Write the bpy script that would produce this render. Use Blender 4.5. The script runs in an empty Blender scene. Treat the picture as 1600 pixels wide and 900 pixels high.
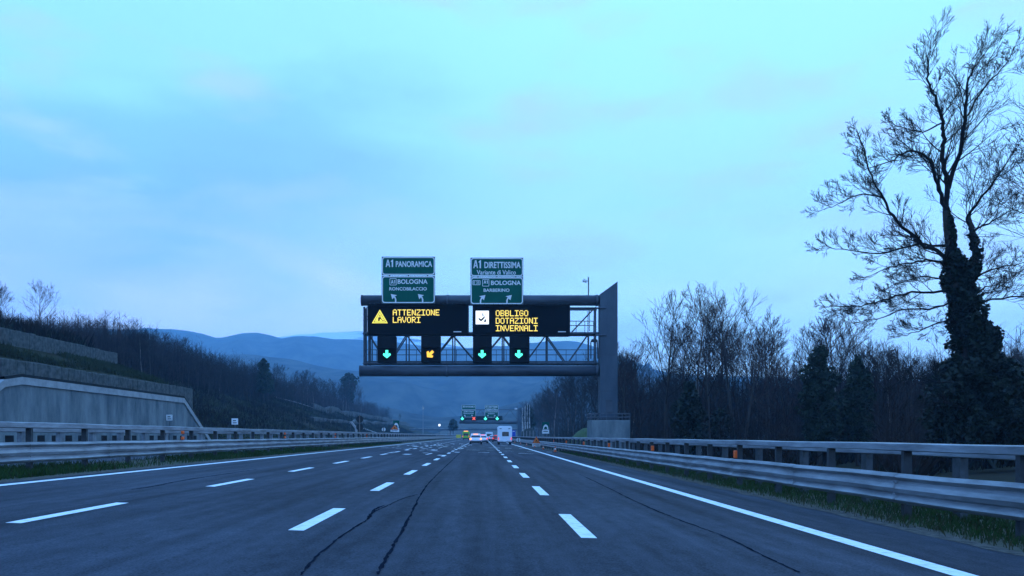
import bpy, math, random
from mathutils import Vector, Matrix, noise
R = math.radians
C = bpy.context.scene.collection
sc = bpy.context.scene

# ------------------------------------------------------------------ camera, sky, sun, exposure
F = 1270.0; VX, VY = 755.0, 681.0; CH = 1.25          # focal length in px, vanishing point, eye height
cd = bpy.data.cameras.new("camera"); cam = bpy.data.objects.new("camera", cd); C.objects.link(cam)
cd.sensor_width = 36; cd.lens = 36 * F / 1600; cd.shift_x = (800 - VX) / 1600; cd.shift_y = (VY - 450) / 1600
cd.clip_end = 9000; cd.clip_start = 0.05
cam.location = (0, 0, CH); cam.rotation_euler = (R(90), 0, 0); sc.camera = cam

SUN_EL, SUN_AZ = R(14), R(35)
w = bpy.data.worlds.new("World"); sc.world = w; w.use_nodes = True
nt = w.node_tree; nt.nodes.clear()
def N(t, **k):
    n = nt.nodes.new(t)
    for a, b in k.items(): setattr(n, a, b)
    return n
L = lambda a, b: nt.links.new(a, b)
def ramp(n, stops):
    e = n.color_ramp.elements
    while len(e) > 1: e.remove(e[-1])
    e[0].position = stops[0][0]; e[0].color = (*stops[0][1], 1)
    for p, c in stops[1:]:
        x = e.new(p); x.color = (*c, 1)
out = N('ShaderNodeOutputWorld'); bg = N('ShaderNodeBackground'); bg.inputs['Strength'].default_value = 0.1
sky = N('ShaderNodeTexSky', sky_type='NISHITA', sun_disc=False, sun_elevation=SUN_EL, sun_rotation=SUN_AZ, air_density=1.0, dust_density=0.3, ozone_density=4.0)
tc = N('ShaderNodeTexCoord'); sx = N('ShaderNodeSeparateXYZ'); L(tc.outputs['Generated'], sx.inputs[0])
# veil of thin cloud: colour by elevation, two columns (left = thicker and greyer, right = clear and bright)
rl = N('ShaderNodeValToRGB'); ramp(rl, [(0.0,(1.0,1.15,1.3)),(.07,(.92,1.06,1.3)),(.14,(.74,.92,1.3)),(.205,(.48,.72,1.3)),(.26,(.265,.58,1.3)),(.33,(.28,.66,1.3)),(.40,(.36,.84,1.35)),(.50,(.36,.86,1.4)),(1,(.30,.72,1.5))])
rr = N('ShaderNodeValToRGB'); ramp(rr, [(0.0,(.95,1.3,1.4)),(.10,(.72,1.15,1.4)),(.22,(.52,.98,1.4)),(.30,(.44,.90,1.4)),(.40,(.42,.96,1.4)),(.5,(.42,.97,1.4)),(1,(.32,.80,1.5))])
# warp elevation by stretched noise so the bands drift like cloud
mp = N('ShaderNodeMapping'); mp.inputs['Scale'].default_value = (1.6, 1.6, 6.5); mp.inputs['Rotation'].default_value = (R(6), R(10), R(8)); L(tc.outputs['Generated'], mp.inputs[0])
nz = N('ShaderNodeTexNoise'); nz.inputs['Scale'].default_value = 1.7; nz.inputs['Detail'].default_value = 5; nz.inputs['Roughness'].default_value = .48; nz.inputs['Distortion'].default_value = .5; L(mp.outputs[0], nz.inputs[0])
ma = N('ShaderNodeMath', operation='MULTIPLY_ADD'); L(nz.outputs[0], ma.inputs[0]); ma.inputs[1].default_value = .26; ma.inputs[2].default_value = -.13
mz = N('ShaderNodeMath', operation='ADD'); L(ma.outputs[0], mz.inputs[0]); L(sx.outputs[2], mz.inputs[1])
L(mz.outputs[0], rl.inputs[0]); L(mz.outputs[0], rr.inputs[0])
mr = N('ShaderNodeMapRange', interpolation_type='SMOOTHSTEP'); mr.inputs[1].default_value = -.36; mr.inputs[2].default_value = .16
mx2 = N('ShaderNodeMath', operation='MULTIPLY_ADD'); L(nz.outputs[0], mx2.inputs[0]); mx2.inputs[1].default_value = .5; L(sx.outputs[0], mx2.inputs[2])
mx3 = N('ShaderNodeMath', operation='SUBTRACT'); L(mx2.outputs[0], mx3.inputs[0]); mx3.inputs[1].default_value = .25
L(mx3.outputs[0], mr.inputs[0])
mx = N('ShaderNodeMix', data_type='RGBA'); L(mr.outputs[0], mx.inputs[0]); L(rl.outputs[0], mx.inputs[6]); L(rr.outputs[0], mx.inputs[7])
# faint lavender cloud wisps
mp2 = N('ShaderNodeMapping'); mp2.inputs['Scale'].default_value = (2.2, 2.2, 7.5); mp2.inputs['Rotation'].default_value = (0, R(-14), 0); mp2.inputs['Location'].default_value = (3.1, 1.7, 0.4); L(tc.outputs['Generated'], mp2.inputs[0])
nz2 = N('ShaderNodeTexNoise'); nz2.inputs['Scale'].default_value = 2.3; nz2.inputs['Detail'].default_value = 6; nz2.inputs['Roughness'].default_value = .5; L(mp2.outputs[0], nz2.inputs[0])
mr2 = N('ShaderNodeMapRange', interpolation_type='SMOOTHSTEP'); mr2.inputs[1].default_value = .48; mr2.inputs[2].default_value = .72; mr2.inputs[4].default_value = .85; L(nz2.outputs[0], mr2.inputs[0])
mc = N('ShaderNodeMix', data_type='RGBA'); L(mr2.outputs[0], mc.inputs[0]); L(mx.outputs[2], mc.inputs[6]); mc.inputs[7].default_value = (.48, .75, 1.22, 1)
# unseen sky overhead and behind the traveller, made deeper blue to colour the light
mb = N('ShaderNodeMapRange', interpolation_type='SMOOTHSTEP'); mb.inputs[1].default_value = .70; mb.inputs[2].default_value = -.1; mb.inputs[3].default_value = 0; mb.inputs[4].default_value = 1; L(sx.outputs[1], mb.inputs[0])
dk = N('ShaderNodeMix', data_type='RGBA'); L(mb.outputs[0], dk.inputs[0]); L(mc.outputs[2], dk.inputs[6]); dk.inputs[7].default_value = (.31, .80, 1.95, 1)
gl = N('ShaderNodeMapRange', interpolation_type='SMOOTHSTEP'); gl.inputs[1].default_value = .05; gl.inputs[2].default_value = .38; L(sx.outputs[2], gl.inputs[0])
bk = N('ShaderNodeMix', data_type='RGBA'); bk.inputs[6].default_value = (.95, 1.6, 2.3, 1); bk.inputs[7].default_value = (.36, .90, 2.2, 1); L(gl.outputs[0], bk.inputs[0]); L(bk.outputs[2], dk.inputs[7])  # bright low band added to that unseen sky, lifts camera-facing surfaces
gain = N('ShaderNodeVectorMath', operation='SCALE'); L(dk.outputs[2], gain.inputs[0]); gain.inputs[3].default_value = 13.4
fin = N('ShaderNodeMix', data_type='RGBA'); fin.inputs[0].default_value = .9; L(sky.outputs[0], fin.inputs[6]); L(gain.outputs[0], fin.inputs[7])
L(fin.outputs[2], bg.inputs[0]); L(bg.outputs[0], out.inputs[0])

sd = bpy.data.lights.new("sun", 'SUN'); sun = bpy.data.objects.new("sun", sd); C.objects.link(sun)
sd.energy = 0.25; sd.angle = R(25); sd.color = (.75, .86, 1.0)
dv = Vector((math.sin(SUN_AZ) * math.cos(SUN_EL), math.cos(SUN_AZ) * math.cos(SUN_EL), math.sin(SUN_EL)))
sun.rotation_euler = dv.to_track_quat('Z', 'Y').to_euler()
vs = sc.view_settings; vs.view_transform = 'Standard'; vs.look = 'None'; vs.exposure = 0.0; vs.gamma = 1; vs.use_curve_mapping = False
sc.render.engine = 'CYCLES'; sc.cycles.use_denoising = True
sc.cycles.max_bounces = 5; sc.cycles.diffuse_bounces = 2; sc.cycles.glossy_bounces = 2; sc.cycles.volume_bounces = 2; sc.cycles.transparent_max_bounces = 4

# ------------------------------------------------------------------ materials
def mat(name, base, rough=.8, metal=0, var=0.0, vscale=3.0, stretch=(1,1,1), base2=None, bump=0, bscale=20, emit=None, estr=0, spec=.3, coords='Object', fac=(.35,.65)):
    m = bpy.data.materials.new(name); m.use_nodes = True; t = m.node_tree
    b = t.nodes['Principled BSDF']; b.inputs['Roughness'].default_value = rough; b.inputs['Metallic'].default_value = metal
    b.inputs['Specular IOR Level'].default_value = spec; b.inputs['Base Color'].default_value = (*base, 1)
    if emit: b.inputs['Emission Color'].default_value = (*emit, 1); b.inputs['Emission Strength'].default_value = estr
    c = t.nodes.new('ShaderNodeTexCoord')
    if base2 or var:
        b2 = base2 or tuple(x * (1 - var) for x in base)
        mpn = t.nodes.new('ShaderNodeMapping'); mpn.inputs['Scale'].default_value = stretch
        n = t.nodes.new('ShaderNodeTexNoise'); n.inputs['Scale'].default_value = vscale; n.inputs['Detail'].default_value = 7; n.inputs['Roughness'].default_value = .62
        r = t.nodes.new('ShaderNodeMapRange'); r.inputs[1].default_value = fac[0]; r.inputs[2].default_value = fac[1]
        k = t.nodes.new('ShaderNodeMix'); k.data_type = 'RGBA'; k.inputs[6].default_value = (*base, 1); k.inputs[7].default_value = (*b2, 1)
        t.links.new(c.outputs[coords], mpn.inputs[0]); t.links.new(mpn.outputs[0], n.inputs[0]); t.links.new(n.outputs[0], r.inputs[0]); t.links.new(r.outputs[0], k.inputs[0]); t.links.new(k.outputs[2], b.inputs['Base Color'])
    if bump:
        n2 = t.nodes.new('ShaderNodeTexNoise'); n2.inputs['Scale'].default_value = bscale; n2.inputs['Detail'].default_value = 6
        bp = t.nodes.new('ShaderNodeBump'); bp.inputs['Strength'].default_value = bump; bp.inputs['Distance'].default_value = .05
        t.links.new(c.outputs[coords], n2.inputs[0]); t.links.new(n2.outputs[0], bp.inputs['Height']); t.links.new(bp.outputs[0], b.inputs['Normal'])
    return m
M = {}
M['steel'] = mat('galvanised_steel', (.30,.32,.35), .5, .35, base2=(.20,.215,.24), vscale=1.4, stretch=(2,.5,6), spec=.4)
M['rail'] = mat('guardrail_steel', (.34,.35,.37), .55, .25, base2=(.15,.155,.165), vscale=1.6, stretch=(1,.5,3), spec=.4)
M['postdark'] = mat('weathered_post_steel', (.055,.06,.066), .7, .2, var=.45, vscale=6)
M['postlight'] = mat('pale_post_steel', (.24,.26,.28), .65, .2, var=.4, vscale=5)
M['gantry'] = mat('painted_gantry_steel', (.065,.085,.105), .65, .1, base2=(.042,.056,.072), vscale=.7, stretch=(1,1,.35), spec=.3)
M['pipe'] = mat('gantry_pipe_steel', (.060,.072,.088), .5, .15, base2=(.025,.03,.04), vscale=.5, stretch=(.6,1,2), spec=.35)
M['truss'] = mat('truss_galvanised_steel', (.10,.115,.135), .55, .2, var=.5, vscale=3)
M['black'] = mat('matt_black_housing', (.006,.0065,.008), .75, var=.3, vscale=2, spec=.12)
M['ledface'] = mat('dark_display_face', (.004,.0045,.006), .85, var=.3, vscale=30, spec=.08)
M['green'] = mat('green_sign_sheeting', (.001,.088,.055), .6, var=.2, vscale=.7, spec=.08)
M['signwhite'] = mat('white_sign_sheeting', (.72,.72,.70), .5, var=.12, vscale=4)
M['signback'] = mat('grey_sign_back', (.16,.17,.18), .6, .3, var=.3, vscale=3)
M['darkdisc'] = mat('dark_sign_back', (.02,.022,.026), .7, var=.3, vscale=3)
M['concrete'] = mat('stained_concrete', (.20,.225,.22), .9, base2=(.075,.095,.105), vscale=.75, stretch=(1,1,.35), fac=(.38,.66), bump=.3, bscale=9)
M['coping'] = mat('pale_concrete_coping', (.36,.36,.35), .9, base2=(.24,.245,.24), vscale=1.1, bump=.2)
M['dirt'] = mat('dark_coping_moss', (.010,.011,.010), .95, var=.5, vscale=3)
M['gabion'] = mat('gabion_stone', (.10,.105,.10), .95, base2=(.035,.04,.035), vscale=2.6, bump=.8, bscale=4)
M['soil'] = mat('hillside_scrub_ground', (.034,.028,.019), .97, spec=.05, base2=(.018,.024,.010), vscale=.09, bump=.7, bscale=1.4)
M['grassg'] = mat('verge_soil', (.05,.06,.03), .97, base2=(.085,.075,.055), vscale=1.3, bump=.7, bscale=9)
M['gravel'] = mat('roadside_grit', (.12,.105,.085), .97, base2=(.035,.033,.028), vscale=9, bump=.9, bscale=30)
M['mound'] = mat('bright_turf', (.05,.085,.02), .95, base2=(.025,.045,.012), vscale=1.2, bump=.6, bscale=6)
M['blade'] = mat('grass_blade', (.032,.070,.016), .85, spec=.1, base2=(.020,.042,.011), vscale=.7)
M['blade_dry'] = mat('dry_grass_blade', (.06,.055,.026), .9, spec=.1, base2=(.032,.04,.016), vscale=.7)
M['bark'] = mat('dark_bark', (.045,.036,.032), .95, base2=(.026,.022,.02), vscale=3, stretch=(1,1,.3))
M['barkpale'] = mat('pale_bark', (.16,.145,.13), .95, base2=(.07,.06,.055), vscale=2.4, stretch=(1,1,.5))
M['darkbark'] = mat('blackened_bark', (.020,.016,.014), .95, base2=(.010,.008,.008), vscale=3, spec=.05)
M['postmid'] = mat('dull_post_steel', (.085,.095,.105), .7, .2, var=.45, vscale=5)
M['silverbark'] = mat('silver_bark', (.55,.52,.48), .9, base2=(.25,.23,.21), vscale=1.5, stretch=(1,1,2))
M['twig'] = mat('bare_twig', (.034,.025,.022), .95, base2=(.014,.010,.010), vscale=.5, spec=.1)
M['brush'] = mat('brushwood', (.022,.016,.013), .98, base2=(.009,.007,.006), vscale=.25, spec=.05)
M['slopeblade'] = mat('slope_grass_blade', (.036,.046,.020), .95, base2=(.022,.024,.012), vscale=.2, spec=.05)
M['twig2'] = mat('reddish_bare_twig', (.062,.038,.034), .95, spec=.1, base2=(.022,.014,.013), vscale=.5)
M['ivy'] = mat('ivy_leaf', (.008,.018,.008), .6, base2=(.002,.005,.003), vscale=1.6, spec=.25)
M['needle'] = mat('evergreen_leaf', (.016,.030,.013), .8, base2=(.007,.014,.008), vscale=1.2)
M['white'] = mat('white_vehicle_paint', (.78,.79,.80), .35, var=.06, vscale=2, spec=.5)
M['silver'] = mat('silver_vehicle_paint', (.42,.44,.46), .35, .3, var=.08, vscale=2)
M['redpaint'] = mat('red_vehicle_paint', (.45,.04,.02), .4, var=.1, vscale=2)
M['greenpaint'] = mat('lime_green_vehicle_paint', (.22,.50,.04), .45, var=.1, vscale=2)
M['glass'] = mat('tinted_glass', (.012,.014,.018), .12, spec=.6)
M['tyre'] = mat('rubber', (.012,.012,.012), .9)
M['rim'] = mat('wheel_rim', (.25,.26,.27), .4, .6)
M['tail'] = mat('lit_tail_lamp', (.5,.02,.01), .4, emit=(1,.06,.02), estr=1.6)
M['hazard'] = mat('lit_amber_lamp', (.6,.2,.02), .4, emit=(1,.33,.06), estr=2.6)
M['orange'] = mat('orange_reflector', (.9,.12,.015), .5, emit=None, var=.1)
M['coneorange'] = mat('orange_cone_rubber', (.70,.12,.03), .6, var=.15, vscale=5)
M['worksign'] = mat('orange_works_sheeting', (.85,.20,.03), .5, var=.1, vscale=3)
M['yellow'] = mat('yellow_paint', (.65,.50,.05), .5, var=.1)
M['blue'] = mat('blue_sign_sheeting', (.01,.05,.38), .5, var=.1)
M['led_y'] = mat('amber_led', (.8,.5,.1), .5, emit=(1,.72,.10), estr=1.25)
M['led_tri'] = mat('yellow_led', (.8,.6,.1), .5, emit=(1,.80,.05), estr=.95)
M['led_w'] = mat('white_led', (.8,.8,.8), .5, emit=(1,1,.95), estr=1.1)
M['led_g'] = mat('green_led', (.1,.8,.5), .5, emit=(.10,1.0,.62), estr=1.35)
M['led_o'] = mat('orange_led', (.8,.4,.05), .5, emit=(1,.55,.03), estr=1.2)
M['led_r'] = mat('red_led', (.8,.1,.05), .5, emit=(1,.12,.04), estr=1.4)
M['lamp'] = mat('lit_white_lamp', (.8,.8,.8), .5, emit=(1,.98,.85), estr=1.6)
M['seal'] = mat('bitumen_crack_seal', (.0150,.020,.031), 1.0, var=.5, vscale=3, spec=0)
M['paint'] = mat('worn_white_road_paint', (.80,.80,.78), .6, base2=(.34,.34,.34), vscale=7, fac=(.50,.80))
M['snow'] = mat('snowy_hill', (.10,.10,.11), .95, base2=(.75,.75,.75), vscale=.006, stretch=(1,1,3), fac=(.38,.52))
M['farwood'] = mat('wooded_hill', (.022,.022,.024), .98, base2=(.085,.088,.075), vscale=.03, bump=1, bscale=.05, spec=0)

# asphalt: grain, long wheel streaks, patches
def asphalt():
    m = bpy.data.materials.new('asphalt'); m.use_nodes = True; t = m.node_tree; b = t.nodes['Principled BSDF']
    def n(tp, **k):
        x = t.nodes.new(tp)
        for a, v in k.items(): setattr(x, a, v)
        return x
    c = n('ShaderNodeTexCoord')
    def ns(scale, stretch, lo, hi, det=6):
        mp_ = n('ShaderNodeMapping'); mp_.inputs['Scale'].default_value = stretch
        q = n('ShaderNodeTexNoise'); q.inputs['Scale'].default_value = scale; q.inputs['Detail'].default_value = det; q.inputs['Roughness'].default_value = .6
        r = n('ShaderNodeMapRange'); r.inputs[1].default_value = .3; r.inputs[2].default_value = .7; r.inputs[3].default_value = lo; r.inputs[4].default_value = hi
        t.links.new(c.outputs['Object'], mp_.inputs[0]); t.links.new(mp_.outputs[0], q.inputs[0]); t.links.new(q.outputs[0], r.inputs[0]); return r.outputs[0], q
    a1, _ = ns(1.0, (2.0, .05, 1), .58, 1.32)       # streaks along the lanes
    a2, _ = ns(.30, (1, .28, 1), .70, 1.28)          # broad patches
    a3, q3 = ns(45, (1, 1, 1), .5, 1.5, 4)         # grain
    a4, _ = ns(5, (1, .4, 1), .78, 1.2)
    cur = a1
    for a in (a2, a3, a4):
        mm = n('ShaderNodeMath', operation='MULTIPLY'); t.links.new(cur, mm.inputs[0]); t.links.new(a, mm.inputs[1]); cur = mm.outputs[0]
    vm = n('ShaderNodeVectorMath', operation='SCALE'); vm.inputs[0].default_value = (.017,.0235,.038); t.links.new(cur, vm.inputs[3])
    t.links.new(vm.outputs[0], b.inputs['Base Color']); b.inputs['Roughness'].default_value = .80
    sm = n('ShaderNodeMath', operation='MULTIPLY'); sm.inputs[1].default_value = .24; sm.use_clamp = True; t.links.new(cur, sm.inputs[0]); t.links.new(sm.outputs[0], b.inputs['Specular IOR Level'])
    bp = n('ShaderNodeBump'); bp.inputs['Strength'].default_value = .35; bp.inputs['Distance'].default_value = .01; t.links.new(q3.outputs[0], bp.inputs['Height']); t.links.new(bp.outputs[0], b.inputs['Normal'])
    return m
M['asphalt'] = asphalt()

# ------------------------------------------------------------------ mesh helpers
class MB:
    def __init__(s): s.v = []; s.f = []
    def add(s, vs, fs):
        o = len(s.v); s.v += [tuple(v) for v in vs]; s.f += [tuple(i + o for i in f) for f in fs]; return s
    def box(s, x0, x1, y0, y1, z0, z1, bev=0):
        bev = min(bev, .3*(x1-x0), .3*(y1-y0), .3*(z1-z0)) if bev else 0
        if bev:
            b = bev; vs = []; 
            for z, k in ((z0, b), (z0 + b, 0), (z1 - b, 0), (z1, b)):
                vs += [(x0+k+b*(k==0), y0+k, z), (x1-k-b*(k==0), y0+k, z), (x1-k, y0+k+b*(k==0), z), (x1-k, y1-k-b*(k==0), z), (x1-k-b*(k==0), y1-k, z), (x0+k+b*(k==0), y1-k, z), (x0+k, y1-k-b*(k==0), z), (x0+k, y0+k+b*(k==0), z)]
            fs = [tuple(range(7, -1, -1)), tuple(range(24, 32))]
            for r in range(3):
                for i in range(8): j = (i+1) % 8; fs.append((r*8+i, r*8+j, r*8+8+j, r*8+8+i))
            return s.add(vs, fs)
        return s.add([(x0,y0,z0),(x1,y0,z0),(x1,y1,z0),(x0,y1,z0),(x0,y0,z1),(x1,y0,z1),(x1,y1,z1),(x0,y1,z1)],
                     [(3,2,1,0),(4,5,6,7),(0,1,5,4),(1,2,6,5),(2,3,7,6),(3,0,4,7)])
    def tube(s, pts, rad, n=6, cap=True):
        pts = [Vector(p) for p in pts]; rad = rad if isinstance(rad, (list, tuple)) else [rad] * len(pts)
        vs = []; fs = []; up = None
        for i, p in enumerate(pts):
            d = (pts[min(i+1, len(pts)-1)] - pts[max(i-1, 0)])
            if d.length < 1e-9: d = Vector((0,0,1))
            d.normalize()
            if up is None: up = Vector((1,0,0)) if abs(d.x) < .8 else Vector((0,1,0))
            a = d.cross(up)
            if a.length < 1e-4: a = d.orthogonal()
            a.normalize(); b = d.cross(a); up = -b if False else up
            for k in range(n):
                th = 2 * math.pi * k / n; vs.append(p + (a * math.cos(th) + b * math.sin(th)) * rad[i])
        for i in range(len(pts) - 1):
            for k in range(n):
                j = (k+1) % n; fs.append((i*n+k, i*n+j, (i+1)*n+j, (i+1)*n+k))
        if cap: fs.append(tuple(range(n-1, -1, -1))); fs.append(tuple(range((len(pts)-1)*n, len(pts)*n)))
        return s.add(vs, fs)
    def bar(s, a, b, w_, d_=None):            # square bar
        return s.tube([a, b], w_ * .7, 4)
    def prism(s, poly, y0, y1):               # polygon in XZ extruded in Y
        n = len(poly); vs = [(x, y0, z) for x, z in poly] + [(x, y1, z) for x, z in poly]
        return s.add(vs, [tuple(range(n)), tuple(range(2*n-1, n-1, -1))] + [(i, i+n, (i+1)%n+n, (i+1)%n) for i in range(n)])
    def prismx(s, poly, x0, x1):              # polygon in YZ extruded in X
        n = len(poly); vs = [(x0, y, z) for y, z in poly] + [(x1, y, z) for y, z in poly]
        return s.add(vs, [tuple(range(n)), tuple(range(2*n-1, n-1, -1))] + [(i, i+n, (i+1)%n+n, (i+1)%n) for i in range(n)])
    def build(s, name, m, parent=None, smooth=False):
        me = bpy.data.meshes.new(name); me.from_pydata(s.v, [], s.f); me.update()
        if smooth: me.polygons.foreach_set('use_smooth', [True] * len(me.polygons))
        o = bpy.data.objects.new(name, me); C.objects.link(o)
        if m: me.materials.append(M[m] if isinstance(m, str) else m)
        if parent: o.parent = parent; o.matrix_parent_inverse = Matrix.Translation(-parent.location) if parent.get('_abs') else Matrix.Identity(4)
        return o
def tag(o, label=None, cat=None, group=None, kind=None):
    if label: o['label'] = label
    if cat: o['category'] = cat
    if group: o['group'] = group
    if kind: o['kind'] = kind
    return o
def thing(name, loc, label, cat, group=None, rz=0):
    o = bpy.data.objects.new(name, None); o.location = loc; o.rotation_euler = (0, 0, rz); o.empty_display_size = .2; C.objects.link(o)
    return tag(o, label, cat, group)
def copy_tree(o, parent=None):
    c = o.copy(); C.objects.link(c); c.parent = parent
    for ch in o.children: copy_tree(ch, c)
    return c
def PX(px, D): return (px - VX) * D / F
def PZ(py, D): return CH + (VY - py) * D / F
def gz(x): return -.026 * max(-13.2, min(9, x))
rnd = random.Random(7)
def lerp(a, b, t): return a + (b - a) * t
def sst(a, b, x): t = max(0, min(1, (x - a) / (b - a))); return t * t * (3 - 2 * t)
def pw(x, pts):
    if x <= pts[0][0]: return pts[0][1]
    for (a, b), (c, d) in zip(pts, pts[1:]):
        if x <= c: return lerp(b, d, (x - a) / (c - a))
    return pts[-1][1]

# ------------------------------------------------------------------ terrain
def wallf(y): return max(0, min(1, (93 - y) / 9)) * max(0, min(1, (y - 44) / 10))
SLOPE = [(29, .32), (31.2, .7), (40, 4.2), (50, 8.6), (60, 12.3), (80, 15), (130, 19), (400, 60)]
WALLS = [(31.15, .3), (31.3, 5.0), (33.3, 5.5), (33.55, 6.7), (39.7, 8.9), (39.95, 10.1), (60, 13), (80, 15), (130, 19), (400, 60)]
def ter(x, y):
    n_ = noise.noise(Vector((x * .06, y * .06, 0)))
    if x < -13.2:
        a = -x
        z = pw(a, SLOPE) if a > 29 else .32
        if y < 96 and a > 31.1:
            zw = pw(a, WALLS)
            f = wallf(y) if a < 33.4 else (max(0, min(1, (93 - y) / 5)) if a < 39.8 else max(0, min(1, (88 - y) / 5)))
            z = max(z, lerp(z, zw, f))
        fade = 1 - .9 * sst(420, 1000, y)
        if a > 29: z = .3 + (z - .3) * fade
        return z - .06 + (n_ * 1.2 if a > 42 else (n_ * .25 if a > 32.5 else 0))
    if x > 8.6:
        z = pw(x, [(8.6, -.26), (11, -.7), (14, -1.1), (25, -.9), (60, 1.6), (140, 9), (400, 30)])
        return z + n_ * min(1, (x - 8.6) * .1) * .6
    return -.026 * x - .05
def grid(xs, ys, fn):
    b = MB(); nx = len(xs)
    b.v = [(x, y, fn(x, y)) for y in ys for x in xs]
    b.f = [(j*nx+i, j*nx+i+1, (j+1)*nx+i+1, (j+1)*nx+i) for j in range(len(ys)-1) for i in range(nx-1)]
    return b
xs = [-2600, -1500, -900, -600, -400, -300, -240, -190, -150, -120, -100, -90, -80] + [-76 + i * 2 for i in range(8)] + [-60 + i * 1.25 for i in range(16)] + [-39.95, -39.7, -38, -36, -34.5, -33.55, -33.3, -32.4, -31.32, -31.15, -29, -24, -19, -13.2, -11, -9, 0, 5, 7, 8.6, 9.5, 11, 12.5, 14, 17, 20, 25, 32, 40, 50, 60, 75, 90, 110, 140, 180, 240, 330, 400, 600, 900, 1500, 2600]
ys = [-700, -300, -60, -20, 0, 10, 20, 30] + [36 + 2 * i for i in range(40)] + [118 + 5 * i for i in range(30)] + [280 + 15 * i for i in range(30)] + [760, 850, 950, 1100, 1400, 1800, 2500, 3200, 3900]
tag(grid(xs, ys, ter).build('ground', 'soil', smooth=True), kind='structure')

# road sheets
RD = 900
def sheet(name, x0, x1, y0, y1, dz, m, parent=None, n=30):
    yy = [y0 + (y1 - y0) * (i / n) ** 2 for i in range(n + 1)]
    return grid([x0, (x0 + x1) / 2, x1], yy, lambda x, y: gz(x) + dz).build(name, m, parent)
road = tag(sheet('road', -10.25, 6.4, -10, RD, 0, 'asphalt'), kind='structure')
for o_ in (tag(sheet('verge', 5.9, 9.2, -10, 420, -.012, 'grassg'), kind='structure'),
           tag(sheet('median_strip', -13.3, -10.2, -10, 600, -.012, 'grassg'), kind='structure'),
           tag(grid([-29.3, -13.3], [-10, 100, 300, 600, 900], lambda x, y: .342).build('opposite_carriageway', 'asphalt'), kind='structure')): pass
def strip(name, pts, w_, dz, m, parent=None, wob=0, wv=0):
    b = MB(); vs = []; r_ = random.Random(3)
    for i, (x, y) in enumerate(pts):
        ww = w_ * (1 + wv * r_.uniform(-1, 1)) / 2; xo = r_.uniform(-wob, wob)
        vs += [(x + xo - ww, y, gz(x + xo - ww) + dz), (x + xo + ww, y, gz(x + xo + ww) + dz)]
    b.add(vs, [(2*i, 2*i+1, 2*i+3, 2*i+2) for i in range(len(pts) - 1)])
    return b.build(name, m, parent)
def GX(px, py):   # ground point below a pixel, on the cross-fallen road
    t = (px - VX) / (py - VY); x = t * CH / (1 - .026 * t); return x, F * (CH + .026 * x) / (py - VY)
# ragged grit along the asphalt edge
r_ = random.Random(11)
b = MB(); vs = []; 
for i in range(160):
    y = 5 + i * .45 * (1 + i * .012); vs += [(6.3 + r_.uniform(-.07, .07), y, gz(6.3) + .005), (6.72 + r_.uniform(-.14, .14), y, gz(6.7) + .005)]
b.add(vs, [(2*i, 2*i+1, 2*i+3, 2*i+2) for i in range(159)])
tag(b.build('gravel_edge', 'gravel'), kind='structure')
b = MB(); vs = []
for i in range(120):
    y = 8 + i * .5 * (1 + i * .012); vs += [(-10.55 + r_.uniform(-.1, .1), y, gz(-10.5) + .005), (-10.1 + r_.uniform(-.03, .03), y, gz(-10.1) + .005)]
b.add(vs, [(2*i, 2*i+1, 2*i+3, 2*i+2) for i in range(119)])
tag(b.build('left_gravel_edge', 'gravel'), kind='structure')

def yy_(a, b_, st): return [a + st * i for i in range(int((b_ - a) / st) + 1)]
strip('edge_line', [(4.72, y) for y in yy_(-5, 600, 4)], .27, .004, 'paint', road)
strip('edge_line', [(-9.72, y) for y in yy_(-5, 600, 4)], .24, .004, 'paint', road)
for X, y0, ww in ((1.33, 10.2, .2), (-2.35, 10.2, .2), (-5.9, 10.2, .2)):
    b = MB()
    for k in range(-2, 45):
        y = y0 + 7.35 * k
        b.add([(X-ww/2, y, gz(X)+.004+.0026), (X+ww/2, y, gz(X)+.004-.0026), (X+ww/2, y+3.1, gz(X)+.004-.0026), (X-ww/2, y+3.1, gz(X)+.004+.0026)], [(0,1,2,3)])
    b.build('lane_dashes', 'paint', road)
# rows of short rumble marks across the road, and scraped old paint on the left lanes
b = MB(); r_ = random.Random(5)
for D, dy in ((61, .5), (70, .4), (86, .7), (112, 1.0)):
    x = -8.8
    while x < 5.7:
        l = r_.uniform(.35, 1.2)
        if r_.random() < .62: b.add([(x, D, gz(x)+.005), (x+l, D+r_.uniform(-.2,.2), gz(x+l)+.005), (x+l, D+dy*r_.uniform(.4,1), gz(x+l)+.005), (x, D+dy*r_.uniform(.4,1), gz(x)+.005)], [(0,1,2,3)])
        x += l + r_.uniform(.3, 1.1)
for i in range(60):
    x = r_.uniform(-9, -1.5); D = r_.uniform(48, 120); l = r_.uniform(.1, .5); ll = r_.uniform(.3, 2.5)
    b.add([(x, D, gz(x)+.006), (x+l, D, gz(x+l)+.006), (x+l*1.3, D+ll, gz(x+l*1.3)+.006), (x+.1, D+ll, gz(x)+.006)], [(0,1,2,3)])
b.build('scraped_marks', 'paint', road)
def smooth(pts, k=10):
    o = []
    for i in range(len(pts) - 1):
        p0 = pts[max(i-1,0)]; p1 = pts[i]; p2 = pts[i+1]; p3 = pts[min(i+2, len(pts)-1)]
        for j in range(k):
            t = j / k; o.append(tuple(.5 * (2*p1[q] + (p2[q]-p0[q])*t + (2*p0[q]-5*p1[q]+4*p2[q]-p3[q])*t*t + (3*p1[q]-p0[q]-3*p2[q]+p3[q])*t**3) for q in range(len(p1))))
    o.append(tuple(pts[-1])); return o
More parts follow.
